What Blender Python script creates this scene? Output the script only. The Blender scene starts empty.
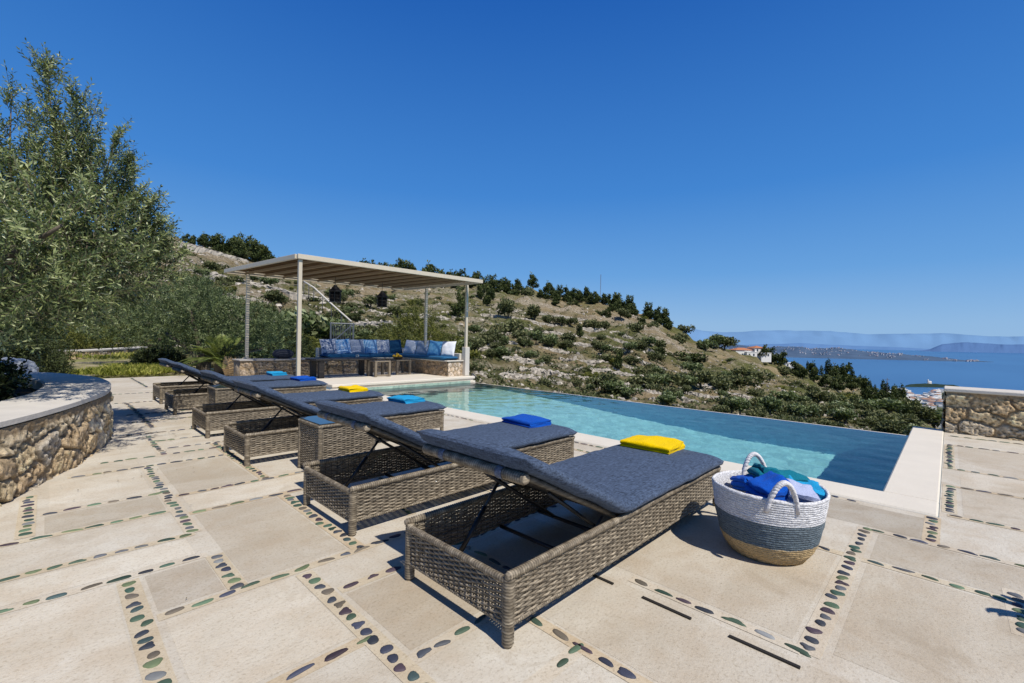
import bpy, math, random
import numpy as np
from mathutils import Vector, Matrix

rng = np.random.default_rng(7)
random.seed(7)
PI = math.pi
C = bpy.context.scene.collection
H = 1.15                         # eye height of the photographer
FPX = 450.89                     # focal length in pixels of a 1024 px wide picture
YAW, PITCH, ROLL = 0.80062655, -0.00486782, 0.01974492


# ------------------------------------------------------------------ helpers
def cam_axes():
    f = np.array([math.sin(YAW) * math.cos(PITCH), math.cos(YAW) * math.cos(PITCH), math.sin(PITCH)])
    r = np.array([math.cos(YAW), -math.sin(YAW), 0.0])
    u = np.cross(r, f)
    return r * math.cos(ROLL) + u * math.sin(ROLL), -r * math.sin(ROLL) + u * math.cos(ROLL), f


F2 = np.array([math.sin(YAW), math.cos(YAW)])      # the view direction on the ground
R2 = np.array([math.cos(YAW), -math.sin(YAW)])


def bear(px):                                       # bearing as a tangent
    return (px - 512.0) / FPX


def site(px, d):                                    # map position: bearing + distance along the view
    return d * (F2 + R2 * bear(px))


def hz(px):
    return 329.2 + px / 1024.0 * 20.2


def alt(px, py, d):                                 # height seen under an elevation angle at a distance
    return H + d * (hz(px) - py) / FPX


def at(px, py, d):
    p = site(px, d)
    return np.array([p[0], p[1], alt(px, py, d)])


def setp(o, label=None, cat=None, group=None, kind=None):
    if label: o['label'] = label
    if cat: o['category'] = cat
    if group: o['group'] = group
    if kind: o['kind'] = kind
    return o


def empty(name, loc=(0, 0, 0), rz=0.0, label=None, cat=None, group=None):
    o = bpy.data.objects.new(name, None)
    C.objects.link(o)
    o.location = loc
    o.rotation_euler = (0, 0, rz)
    o.empty_display_size = .1
    return setp(o, label, cat, group)


def kids(o):
    return [c for c in list(C.objects) if c.parent == o]


def copy_tree(o, parent=None):
    c = o.copy()
    C.objects.link(c)
    if parent is not None: c.parent = parent
    for ch in kids(o): copy_tree(ch, c)
    return c


class MB:
    """collects vertices, faces, a colour per face corner and a material index per face; links them as one mesh object"""
    def __init__(s):
        s.v, s.f, s.c, s.m, s.n = [], [], [], [], 0

    def add(s, v, f, col=(1, 1, 1), mi=0):
        v = np.asarray(v, float)
        s.v.append(v)
        f = [tuple(int(i) + s.n for i in q) for q in f] if not isinstance(f, np.ndarray) else f + s.n
        s.f.append(f)
        col = np.asarray(col, float)
        if col.ndim == 1: col = np.tile(col, (len(v), 1))
        s.c.append(col)
        s.m.append(np.full(len(f), mi, int))
        s.n += len(v)
        return s

    def box(s, lo, hi, col=(1, 1, 1), mi=0, M=None):
        (a, b, c), (d, e, g) = lo, hi
        v = np.array([(a, b, c), (d, b, c), (d, e, c), (a, e, c), (a, b, g), (d, b, g), (d, e, g), (a, e, g)], float)
        if M is not None: v = v @ np.array(M.to_3x3()).T + np.array(M.translation)
        return s.add(v, [(0, 3, 2, 1), (4, 5, 6, 7), (0, 1, 5, 4), (1, 2, 6, 5), (2, 3, 7, 6), (3, 0, 4, 7)], col, mi)

    def bbox(s, lo, hi, b=.006, col=(1, 1, 1), mi=0, M=None):
        """a box with chamfered edges"""
        lo, hi = np.array(lo, float), np.array(hi, float)
        c, h = (lo + hi) / 2, (hi - lo) / 2
        b = min(b, h.min() * .9)
        v = []
        for sx in (-1, 1):
            for sy in (-1, 1):
                for sz in (-1, 1):
                    for k in range(3):
                        e = h - b
                        e[k] = h[k]
                        v.append(c + e * np.array([sx, sy, sz]))
        idx = lambda sx, sy, sz, k: ((sx > 0) * 4 + (sy > 0) * 2 + (sz > 0)) * 3 + k
        f = []
        for k in range(3):
            i, j = (k + 1) % 3, (k + 2) % 3
            for sg in (-1, 1):
                q = []
                for (p, r) in ((-1, -1), (1, -1), (1, 1), (-1, 1)):
                    sgn = [0, 0, 0]
                    sgn[k], sgn[i], sgn[j] = sg, p, r
                    q.append(idx(*sgn, k))
                f.append(tuple(q if sg > 0 else q[::-1]))
            for p in (-1, 1):
                for r in (-1, 1):
                    q = []
                    for sk, axes in ((-1, (i, j)), (1, (j, i))):
                        for a_ in axes:
                            sgn = [0, 0, 0]
                            sgn[k], sgn[i], sgn[j] = sk, p, r
                            q.append(idx(*sgn, a_))
                    f.append(tuple(q if p * r < 0 else q[::-1]))
        for sx in (-1, 1):
            for sy in (-1, 1):
                for sz in (-1, 1):
                    q = [idx(sx, sy, sz, k) for k in range(3)]
                    f.append(tuple(q if sx * sy * sz > 0 else q[::-1]))
        v = np.array(v)
        if M is not None: v = v @ np.array(M.to_3x3()).T + np.array(M.translation)
        return s.add(v, f, col, mi)

    def tube(s, pts, r, n=8, col=(1, 1, 1), mi=0, cap=True, flat=None):
        pts = np.asarray(pts, float)
        r = np.broadcast_to(np.asarray(r, float), (len(pts),))
        t = np.gradient(pts, axis=0)
        t /= np.linalg.norm(t, axis=1)[:, None] + 1e-12
        ref = np.array([0, 0, 1.0]) if abs(t[:, 2]).mean() < .85 else np.array([1.0, 0, 0])
        a = np.cross(t, ref)
        a /= np.linalg.norm(a, axis=1)[:, None] + 1e-12
        b = np.cross(a, t)
        ang = np.arange(n) * 2 * PI / n
        ring = pts[:, None] + r[:, None, None] * (np.cos(ang)[None, :, None] * a[:, None] + np.sin(ang)[None, :, None] * b[:, None] * (flat or 1))
        v = ring.reshape(-1, 3)
        m = len(pts)
        i = np.arange(m - 1)[:, None] * n
        j = np.arange(n)[None]
        jj = (j + 1) % n
        f = np.stack([i + j, i + n + j, i + n + jj, i + jj], -1).reshape(-1, 4)
        f = [tuple(q) for q in f]
        if cap:
            f.append(tuple(range(n)))
            f.append(tuple(range((m - 1) * n, m * n))[::-1])
        return s.add(v, f, col, mi)

    def grid(s, P, col=(1, 1, 1), mi=0, wrap_u=False, wrap_v=False):
        P = np.asarray(P, float)
        nu, nv = P.shape[:2]
        iu = np.arange(nu if wrap_u else nu - 1)
        iv = np.arange(nv if wrap_v else nv - 1)
        a, b = np.meshgrid(iu, iv, indexing='ij')
        a2, b2 = (a + 1) % nu, (b + 1) % nv
        f = np.stack([a * nv + b, a2 * nv + b, a2 * nv + b2, a * nv + b2], -1).reshape(-1, 4)
        col = np.asarray(col, float)
        if col.ndim == 3: col = col.reshape(-1, 3)
        return s.add(P.reshape(-1, 3), f, col, mi)

    def lathe(s, prof, n=32, col=(1, 1, 1), mi=0, loc=(0, 0, 0), sx=1, sy=1):
        prof = np.array(prof, float)
        ang = np.arange(n) * 2 * PI / n
        P = np.stack([prof[:, None, 0] * np.cos(ang) * sx + loc[0], prof[:, None, 0] * np.sin(ang) * sy + loc[1],
                      np.repeat(prof[:, 1:2], n, 1) + loc[2]], -1)
        return s.grid(P[:, ::-1], col, mi, wrap_v=True)

    def build(s, name, mat, parent=None, smooth=False, link=True):
        v = np.concatenate(s.v)
        col = np.concatenate(s.c)
        me = bpy.data.meshes.new(name)
        flat, start, tot = [], [], []
        allq = all(isinstance(f, np.ndarray) for f in s.f)
        if allq:
            F = np.concatenate(s.f)
            loops = F.ravel()
            tot = np.full(len(F), F.shape[1])
        else:
            fs = [q for f in s.f for q in (f.tolist() if isinstance(f, np.ndarray) else f)]
            tot = np.array([len(q) for q in fs])
            loops = np.array([i for q in fs for i in q])
        start = np.concatenate([[0], np.cumsum(tot)[:-1]])
        me.vertices.add(len(v))
        me.vertices.foreach_set('co', v.ravel())
        me.loops.add(len(loops))
        me.loops.foreach_set('vertex_index', loops.astype(np.int32))
        me.polygons.add(len(tot))
        me.polygons.foreach_set('loop_start', start.astype(np.int32))
        me.polygons.foreach_set('loop_total', tot.astype(np.int32))
        mats = mat if isinstance(mat, (list, tuple)) else [mat]
        for m in mats: me.materials.append(m)
        me.polygons.foreach_set('material_index', np.concatenate(s.m).astype(np.int32))
        me.polygons.foreach_set('use_smooth', np.full(len(tot), bool(smooth)))
        at_ = me.attributes.new('tint', 'FLOAT_COLOR', 'POINT')
        at_.data.foreach_set('color', np.concatenate([col, np.ones((len(col), 1))], 1).astype(np.float32).ravel())
        me.update()
        me.validate(clean_customdata=False)
        o = bpy.data.objects.new(name, me)
        if link: C.objects.link(o)
        if parent is not None: o.parent = parent
        return o


def smoothstep(a, b, x):
    t = np.clip((x - a) / (b - a), 0, 1)
    return t * t * (3 - 2 * t)


def catmull(pts, n):
    pts = np.asarray(pts, float)
    P = np.vstack([2 * pts[0] - pts[1], pts, 2 * pts[-1] - pts[-2]])
    out = []
    for i in range(1, len(P) - 2):
        t = np.linspace(0, 1, n, endpoint=False)[:, None]
        p0, p1, p2, p3 = P[i - 1], P[i], P[i + 1], P[i + 2]
        out.append(.5 * (2 * p1 + (p2 - p0) * t + (2 * p0 - 5 * p1 + 4 * p2 - p3) * t ** 2 + (3 * p1 - p0 - 3 * p2 + p3) * t ** 3))
    out.append(pts[-1:])
    return np.vstack(out)


class VNoise:
    """value noise on a lattice, any number of dimensions up to 3"""
    def __init__(s, seed=0):
        s.t = np.random.default_rng(seed).random((32, 32, 32)) * 2 - 1

    def __call__(s, x, y=0.0, z=0.0):
        x, y, z = np.broadcast_arrays(np.asarray(x, float), np.asarray(y, float), np.asarray(z, float))
        i, j, k = np.floor(x).astype(int), np.floor(y).astype(int), np.floor(z).astype(int)
        fx, fy, fz = x - i, y - j, z - k
        fx, fy, fz = [q * q * (3 - 2 * q) for q in (fx, fy, fz)]
        g = lambda a, b, c: s.t[(i + a) % 32, (j + b) % 32, (k + c) % 32]
        L = lambda a, b, t: a + (b - a) * t
        return L(L(L(g(0, 0, 0), g(1, 0, 0), fx), L(g(0, 1, 0), g(1, 1, 0), fx), fy),
                 L(L(g(0, 0, 1), g(1, 0, 1), fx), L(g(0, 1, 1), g(1, 1, 1), fx), fy), fz)

    def fbm(s, x, y=0.0, z=0.0, o=4):
        a, w = 0, 1.0
        x, y, z = np.asarray(x, float), np.asarray(y, float), np.asarray(z, float)
        for k in range(o):
            a = a + w * s(x * 2 ** k + 7.3 * k, y * 2 ** k + 3.1 * k, z * 2 ** k)
            w *= .5
        return a


VN = VNoise(3)


# ------------------------------------------------------------------ materials
class NT:
    def __init__(s, name, rough=.6, spec=.3):
        s.m = bpy.data.materials.new(name)
        s.m.use_nodes = True
        s.t = s.m.node_tree
        s.bsdf = s.t.nodes['Principled BSDF']
        s.bsdf.inputs['Roughness'].default_value = rough
        s.bsdf.inputs['Specular IOR Level'].default_value = spec
        s.out = s.t.nodes['Material Output']

    def n(s, typ, **kw):
        q = s.t.nodes.new(typ)
        for k, v in kw.items():
            if hasattr(q, k): setattr(q, k, v)
            else: q.inputs[k].default_value = v
        return q

    def l(s, a, b): s.t.links.new(a, b)

    def coord(s, kind='Object', scale=(1, 1, 1)):
        tc = s.n('ShaderNodeTexCoord')
        mp = s.n('ShaderNodeMapping')
        mp.inputs['Scale'].default_value = scale
        s.l(tc.outputs[kind], mp.inputs['Vector'])
        return mp.outputs['Vector']

    def noise(s, vec, scale, detail=4, rough=.55, dist=0):
        q = s.n('ShaderNodeTexNoise')
        q.inputs['Scale'].default_value = scale
        q.inputs['Detail'].default_value = detail
        q.inputs['Roughness'].default_value = rough
        q.inputs['Distortion'].default_value = dist
        s.l(vec, q.inputs['Vector'])
        return q.outputs['Fac']

    def ramp(s, fac, stops):
        q = s.n('ShaderNodeValToRGB')
        e = q.color_ramp.elements
        while len(e) < len(stops): e.new(.5)
        for k, (p, c) in enumerate(stops):
            e[k].position = p
            e[k].color = (*c, 1) if len(c) == 3 else c
        s.l(fac, q.inputs['Fac'])
        return q.outputs['Color']

    def mix(s, fac, a, b, mode='MIX'):
        q = s.n('ShaderNodeMix', data_type='RGBA', blend_type=mode)
        for sock, val in ((q.inputs[0], fac), (q.inputs[6], a), (q.inputs[7], b)):
            if hasattr(val, 'links'): s.l(val, sock)
            elif isinstance(val, (int, float)): sock.default_value = val
            else: sock.default_value = (*val, 1)
        return q.outputs[2]

    def math(s, op, a, b=0.0, clamp=False):
        q = s.n('ShaderNodeMath', operation=op, use_clamp=clamp)
        for sock, val in ((q.inputs[0], a), (q.inputs[1], b)):
            if hasattr(val, 'links'): s.l(val, sock)
            else: sock.default_value = val
        return q.outputs[0]

    def attr(s, name='tint'):
        q = s.n('ShaderNodeAttribute', attribute_name=name)
        return q.outputs['Color']

    def color(s, c):
        if hasattr(c, 'links'): s.l(c, s.bsdf.inputs['Base Color'])
        else: s.bsdf.inputs['Base Color'].default_value = (*c, 1)
        return s

    def bump(s, h, strength=.3, dist=.01, base=None):
        q = s.n('ShaderNodeBump')
        q.inputs['Strength'].default_value = strength
        q.inputs['Distance'].default_value = dist
        s.l(h, q.inputs['Height'])
        if base is not None: s.l(base, q.inputs['Normal'])
        s.l(q.outputs['Normal'], s.bsdf.inputs['Normal'])
        return q.outputs['Normal']


def m_plain(name, c, rough=.6, spec=.3, var=.12, scale=12, bump=0, metal=0, tint=False, bscale=None):
    k = NT(name, rough, spec)
    v = k.coord()
    nz = k.noise(v, scale, 5)
    a = k.mix(nz, tuple(x * (1 - var) for x in c), tuple(min(1, x * (1 + var)) for x in c))
    if tint: a = k.mix(1.0, a, k.attr(), 'MULTIPLY')
    k.color(a)
    k.bsdf.inputs['Metallic'].default_value = metal
    if bump: k.bump(k.noise(v, bscale or scale * 4, 4), bump, .01)
    return k.m


def m_concrete():
    k = NT('pale_screed', .75, .25)
    v = k.coord()
    big = k.noise(v, .9, 5, .6)
    mid = k.noise(v, 5.5, 6, .65, .4)
    fine = k.noise(v, 75, 5, .75)
    streak = k.noise(k.coord(scale=(1.0, 2.6, 1)), 1.1, 6, .65, .5)
    c = k.ramp(big, [(.3, (.44, .39, .315)), (.5, (.53, .485, .415)), (.70, (.60, .57, .515))])
    c = k.mix(k.ramp(mid, [(.40, (0, 0, 0)), (.66, (.75,) * 3)]), c, (.47, .40, .315))
    c = k.mix(k.ramp(streak, [(.48, (0, 0, 0)), (.72, (.55,) * 3)]), c, (.64, .61, .55))
    c = k.mix(k.ramp(fine, [(.34, (.65,) * 3), (.48, (0, 0, 0))]), c, (.31, .26, .195))
    blot = k.noise(v, 2.3, 7, .7, .8)
    c = k.mix(k.ramp(blot, [(.55, (0, 0, 0)), (.70, (.75,) * 3)]), c, (.39, .33, .255))
    c = k.mix(1.0, c, (.99, .983, .942), 'MULTIPLY')
    c = k.mix(1.0, c, k.attr(), 'MULTIPLY')
    k.color(c)
    h = k.math('ADD', k.math('MULTIPLY', k.noise(v, 90, 4, .7), .6), k.math('MULTIPLY', k.noise(v, 14, 5), .8))
    k.bump(h, .35, .012)
    return k.m


def m_rubble(name):
    k = NT(name, .88, .15)
    v = k.coord()
    a = k.attr()
    n1 = k.noise(v, 26, 6, .7)
    n2 = k.noise(v, 8, 5, .6)
    c = k.mix(1.0, a, k.ramp(n1, [(.28, (.42, .38, .33)), (.5, (.95, .93, .90)), (.75, (1.22, 1.18, 1.08))]), 'MULTIPLY')
    c = k.mix(k.ramp(n2, [(.5, (0, 0, 0)), (.72, (.5,) * 3)]), c, (.52, .33, .14))
    k.color(c)
    h = k.math('ADD', k.noise(v, 34, 6, .75), k.math('MULTIPLY', k.noise(v, 110, 3, .7), .35))
    k.bump(h, .9, .03)
    return k.m


def m_wicker(name='wicker_strands'):
    k = NT(name, .5, .35)
    v = k.coord()
    n1 = k.noise(k.coord(scale=(1, 1, 4)), 22, 3, .6)
    c = k.ramp(n1, [(.3, (.105, .083, .057)), (.5, (.212, .175, .125)), (.72, (.37, .315, .232))])
    c = k.mix(1.0, c, k.attr(), 'MULTIPLY')
    k.color(c)
    k.bump(k.noise(v, 260, 2), .2, .003)
    return k.m


def m_fabric(name, c, rough=.9, var=.36, scale=130, tint=False):
    k = NT(name, rough, .12)
    v = k.coord()
    w1 = k.noise(k.coord(scale=(1, .22, 1)), scale, 2, .6)
    w2 = k.noise(k.coord(scale=(.22, 1, 1)), scale, 2, .6)
    s = k.math('MULTIPLY', k.math('ADD', w1, w2), .5)
    a = k.ramp(s, [(.36, tuple(x * (1 - var * 1.6) for x in c)), (.5, c), (.64, tuple(min(1, x * (1 + var * 1.8)) for x in c))])
    a = k.mix(k.ramp(k.noise(v, 3.2, 4), [(.35, (.2,) * 3), (.7, (0, 0, 0))]), a, tuple(x * .75 for x in c))
    if tint: a = k.mix(1.0, a, k.attr(), 'MULTIPLY')
    k.color(a)
    k.bsdf.inputs['Sheen Weight'].default_value = .06
    k.bump(k.math('ADD', s, k.math('MULTIPLY', k.noise(v, 9, 3), .8)), .35, .008)
    return k.m


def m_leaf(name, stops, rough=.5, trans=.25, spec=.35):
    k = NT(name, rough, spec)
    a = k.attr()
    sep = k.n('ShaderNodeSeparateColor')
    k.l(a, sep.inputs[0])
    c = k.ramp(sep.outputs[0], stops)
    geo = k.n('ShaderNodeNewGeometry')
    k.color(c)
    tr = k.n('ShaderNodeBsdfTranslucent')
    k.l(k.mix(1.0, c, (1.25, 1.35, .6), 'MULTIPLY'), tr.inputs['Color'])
    mx = k.n('ShaderNodeMixShader')
    mx.inputs[0].default_value = trans
    k.l(k.bsdf.outputs[0], mx.inputs[1])
    k.l(tr.outputs[0], mx.inputs[2])
    k.l(mx.outputs[0], k.out.inputs['Surface'])
    return k.m


def m_hill():
    k = NT('dry_hillside', .95, .08)
    v = k.coord()
    a = k.attr()                     # r = dry stone wall / scarp, g = green cover
    sep = k.n('ShaderNodeSeparateColor')
    k.l(a, sep.inputs[0])
    n1 = k.noise(v, .045, 6, .65)
    n2 = k.noise(v, .35, 6, .7)
    n3 = k.noise(v, 1.3, 5, .75)
    c = k.ramp(n2, [(.3, (.135, .105, .055)), (.48, (.245, .19, .105)), (.7, (.35, .28, .17))])
    g = k.ramp(n3, [(.3, (.045, .055, .017)), (.6, (.125, .130, .042)), (.8, (.24, .22, .09))])
    gm = k.math('ADD', k.math('MULTIPLY', k.ramp(n1, [(.42, (0, 0, 0)), (.62, (1, 1, 1))]), .62), k.math('SUBTRACT', sep.outputs[1], .3))
    gm = k.math('MULTIPLY', k.math('ADD', gm, k.math('SUBTRACT', n2, .5)), 1.15, True)
    c = k.mix(gm, c, g)
    rock = k.ramp(n3, [(.36, (.10, .085, .06)), (.5, (.33, .28, .21)), (.66, (.55, .49, .40))])
    rm = k.math('ADD', sep.outputs[0], k.math('MULTIPLY', k.math('SUBTRACT', k.noise(v, .16, 5, .7), .52), 3.2), True)
    c = k.mix(k.math('MULTIPLY', rm, .85), c, rock)
    c = k.mix(k.math('MULTIPLY', sep.outputs[2], .7), c, k.ramp(n2, [(.3, (.30, .225, .125)), (.7, (.42, .335, .215))]))
    c = k.mix(k.ramp(n3, [(.30, (.6,) * 3), (.46, (0, 0, 0))]), c, (.06, .052, .025))
    k.color(c)
    k.bump(k.math('ADD', n3, k.math('MULTIPLY', n2, 1.5)), 1.0, .9)
    return k.m


M = {}
M['screed'] = m_concrete()
M['coping'] = m_plain('white_screed', (.64, .585, .49), .7, .25, .10, 3.0, .25, bscale=60)
M['rubble'] = m_rubble('rubble_stone')
M['wicker'] = m_wicker()
M['cushion'] = m_fabric('denim_fabric', (.054, .077, .124))
M['strap'] = m_fabric('grey_strap', (.13, .145, .19))
M['blackmetal'] = m_plain('black_metal', (.018, .017, .017), .4, .5, .2, 20)
M['steel'] = m_plain('silver_metal', (.42, .45, .50), .3, .5, .1, 30, metal=.8)
M['whitemetal'] = m_plain('white_painted_metal', (.56, .49, .375), .5, .35, .08, 9)
M['render'] = m_plain('white_render', (.56, .52, .455), .85, .15, .16, 5, .3, bscale=50)
M['pebble'] = m_plain('pebble_stone', (1, 1, 1), .6, .25, .22, 60, .15, tint=True)
M['trunk'] = m_plain('olive_bark', (.12, .10, .075), .95, .1, .35, 14, .8, bscale=20)
M['soil'] = m_plain('dark_soil', (.05, .04, .028), .95, .05, .4, 9, .6, bscale=25)
M['olive'] = m_leaf('olive_leaf', [(0, (.022, .037, .010)), (.36, (.098, .135, .042)), (.64, (.27, .305, .115)), (1, (.48, .50, .27))], .42, .2, .5)
M['olive2'] = m_leaf('olive_leaf_far', [(0, (.026, .040, .014)), (.5, (.098, .130, .048)), (.8, (.19, .23, .09)), (1, (.30, .33, .18))], .5, .18)
M['bush'] = m_leaf('bush_leaf', [(0, (.010, .015, .006)), (.5, (.040, .052, .018)), (.85, (.09, .11, .035)), (1, (.16, .17, .06))], .6, .2, .2)  # leaf greens darkened: the shade under the big olive is put into the colour
M['yellowbush'] = m_leaf('yellow_bush_leaf', [(0, (.04, .048, .010)), (.5, (.12, .13, .028)), (1, (.24, .23, .055))], .6, .25, .2)
M['pine'] = m_leaf('pine_needles', [(0, (.011, .020, .006)), (.5, (.046, .066, .018)), (1, (.13, .145, .045))], .6, .12, .2)
M['maquis'] = m_leaf('hillside_leaf', [(0, (.030, .038, .016)), (.5, (.105, .118, .052)), (.85, (.18, .19, .09)), (1, (.26, .255, .13))], .7, .15, .1)
M['grass'] = m_leaf('grass_blade', [(0, (.10, .125, .02)), (.5, (.27, .28, .055)), (1, (.50, .45, .15))], .7, .3, .15)
M['cycadleaf'] = m_leaf('cycad_leaf', [(0, (.035, .055, .014)), (.6, (.15, .19, .045)), (1, (.30, .32, .09))], .4, .2)
M['hill'] = m_hill()


# ------------------------------------------------------------------ world, sun, camera
SUN_EL = math.radians(54)
SH = np.array([.14, .99])
SH = SH / np.linalg.norm(SH)                        # the way shadows fall on the ground
scene = bpy.context.scene
w = bpy.data.worlds.new('World')
scene.world = w
w.use_nodes = True
nt = w.node_tree
bg = nt.nodes['Background']
sky = nt.nodes.new('ShaderNodeTexSky')
sky.sky_type = 'NISHITA'
sky.sun_disc = False
sky.sun_elevation = SUN_EL
sky.sun_rotation = math.atan2(-SH[0], -SH[1])
sky.altitude = 150
sky.air_density = 1.0
sky.dust_density = .35
sky.ozone_density = 3.0
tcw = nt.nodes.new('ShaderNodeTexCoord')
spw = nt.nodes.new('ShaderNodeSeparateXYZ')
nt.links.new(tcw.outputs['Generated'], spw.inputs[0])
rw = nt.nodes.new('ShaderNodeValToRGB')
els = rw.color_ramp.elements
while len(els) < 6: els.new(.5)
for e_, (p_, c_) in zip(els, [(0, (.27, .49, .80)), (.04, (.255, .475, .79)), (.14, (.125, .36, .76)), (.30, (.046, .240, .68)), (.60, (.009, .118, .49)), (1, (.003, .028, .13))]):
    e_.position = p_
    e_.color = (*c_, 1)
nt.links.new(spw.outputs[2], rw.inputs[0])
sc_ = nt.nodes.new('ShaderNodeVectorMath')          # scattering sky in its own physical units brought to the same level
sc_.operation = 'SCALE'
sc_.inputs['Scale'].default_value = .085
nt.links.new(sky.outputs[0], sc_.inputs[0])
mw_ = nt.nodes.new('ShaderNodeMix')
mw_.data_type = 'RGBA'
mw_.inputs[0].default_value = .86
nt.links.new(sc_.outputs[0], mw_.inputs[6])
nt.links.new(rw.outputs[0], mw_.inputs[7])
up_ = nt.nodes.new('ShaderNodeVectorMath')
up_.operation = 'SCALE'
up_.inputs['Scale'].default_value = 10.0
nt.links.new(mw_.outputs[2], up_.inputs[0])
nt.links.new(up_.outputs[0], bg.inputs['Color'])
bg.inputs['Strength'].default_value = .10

sd = bpy.data.lights.new('sun', 'SUN')
sd.energy = 5.0
sd.angle = math.radians(.5)
sd.color = (1, .945, .86)
so = bpy.data.objects.new('sun', sd)
C.objects.link(so)
so.rotation_euler = Vector((SH[0] * math.cos(SUN_EL), SH[1] * math.cos(SUN_EL), -math.sin(SUN_EL))).to_track_quat('-Z', 'Y').to_euler()

cd = bpy.data.cameras.new('camera')
cd.sensor_width = 36
cd.lens = FPX / 1024 * 36
cd.clip_start = .05
cd.clip_end = 120000
co = bpy.data.objects.new('camera', cd)
C.objects.link(co)
r_, u_, f_ = cam_axes()
co.matrix_world = Matrix(((r_[0], u_[0], -f_[0], 0), (r_[1], u_[1], -f_[1], 0), (r_[2], u_[2], -f_[2], H), (0, 0, 0, 1)))
scene.camera = co
scene.view_settings.view_transform = 'Standard'
scene.view_settings.look = 'None'
scene.view_settings.exposure = 0
scene.cycles.use_denoising = True
scene.cycles.max_bounces = 8
scene.cycles.transparent_max_bounces = 8

# ------------------------------------------------------------------ terrace with pebble lines
# (kind, x0, y0, x1, y1): E = pebbles end to end, L = pebbles side by side like rungs
LINES = [
    ('E', -2.4, 3.09, .58, 3.09), ('E', -2.4, 2.75, .57, 2.75), ('L', .27, 2.68, .27, -.4), ('E', .34, 2.265, 1.9, 2.265), ('L', .615, 2.70, .615, 2.32),
    ('L', .875, 2.20, .875, .2), ('E', .95, 1.955, 2.6, 1.955), ('E', -.5, 1.57, .83, 1.57), ('E', .93, 1.355, 2.1, 1.355), ('E', 1.405, 1.22, 1.405, -.3),
    ('E', .95, .975, 1.36, .975), ('E', 1.985, 1.07, 1.985, .40), ('L', 2.0, .36, 3.6, .36), ('E', 3.61, .33, 3.61, -3), ('E', 3.07, .95, 3.07, .42), ('E', 3.07, .30, 3.07, -.22),
    ('L', 3.66, .06, 4.18, .06), ('L', 4.40, -.02, 5.26, -.02), ('L', 6.0, -.02, 7.46, -.02), ('E', 4.32, -.03, 4.32, -3), ('E', 5.25, -.08, 5.25, -3),
    ('E', 6.0, -.08, 6.0, -3), ('E', 7.46, -.08, 7.46, -3), ('E', 8.22, -.03, 8.22, -3), ('E', 4.17, 9.0, 4.17, .47), ('E', 3.89, 3.0, 3.89, 2.2),
    ('L', 2.75, -.24, 3.2, -.24), ('L', -.075, 4.52, -.075, 3.66), ('E', -.9, 3.59, .56, 3.59), ('E', .0, 4.035, .58, 4.035), ('E', .14, 4.91, 1.9, 4.91),
    ('E', .34, 5.27, 1.9, 5.27), ('E', .84, 5.54, 2.2, 5.54), ('E', .80, 5.98, 2.0, 5.98), ('E', .62, 6.5, 2.0, 6.5), ('L', .775, 6.3, .775, 5.31),
    ('L', .60, 4.86, .60, 3.12), ('E', .66, 3.885, 2.6, 3.885), ('E', .66, 3.45, 2.6, 3.45), ('L', 1.225, 5.50, 1.225, 3.92), ('L', 1.19, 3.40, 1.19, 2.30),
    ('L', 1.46, 14.5, 1.46, 12.0), ('L', .9, 9.4, .9, 6.9), ('E', .75, 7.4, 2.2, 7.4), ('E', .75, 8.1, 2.2, 8.1), ('E', .75, 9.5, 3.0, 9.5), ('E', .8, 10.9, 3.2, 10.9),
    ('E', 2.35, 2.2, 2.35, 3.9), ('E', 1.62, 1.25, 1.62, 1.90), ('E', 1.66, 2.5, 1.66, 3.2), ('L', 1.9, 4.8, 1.9, 3.0),
]
SLABS = [  # a cast slab of its own shade: x0, y0, x1, y1, tint
    (-2.2, 2.80, .55, 3.04, (1.07, 1.07, 1.06)), (-2.2, 1.62, .22, 2.70, (1.05, 1.03, 1.0)),
    (.33, 2.32, .57, 2.70, (.90, .87, .84)), (.34, 1.62, .83, 2.22, (1.06, 1.05, 1.03)), (.66, 2.32, 1.14, 3.40, (.93, .90, .86)), (.94, 1.40, 2.2, 1.91, (.92, .87, .81)),
    (0.0, 3.64, .55, 3.98, (.90, .88, .85)), (0.02, 4.08, .54, 4.86, (1.05, 1.05, 1.05)), (.67, 3.93, 1.17, 4.86, (.92, .89, .85)), (.67, 3.49, 2.2, 3.84, (1.08, 1.07, 1.05)),
    (2.04, .42, 3.02, 1.3, (.96, .93, .89)), (2.05, -1.2, 3.02, .29, (.95, .92, .88)), (3.12, -1.2, 3.56, .29, (.91, .88, .84)), (3.66, .10, 4.12, .62, (.84, .81, .77)),
    (4.38, -1.5, 5.2, -.09, (.97, .94, .90)), (5.3, -1.5, 5.95, -.09, (1.03, 1.0, .96)), (6.05, -1.5, 7.4, -.09, (.97, .94, .9)), (1.45, -.6, 1.92, 1.2, (.97, .95, .92)),
]


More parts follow.
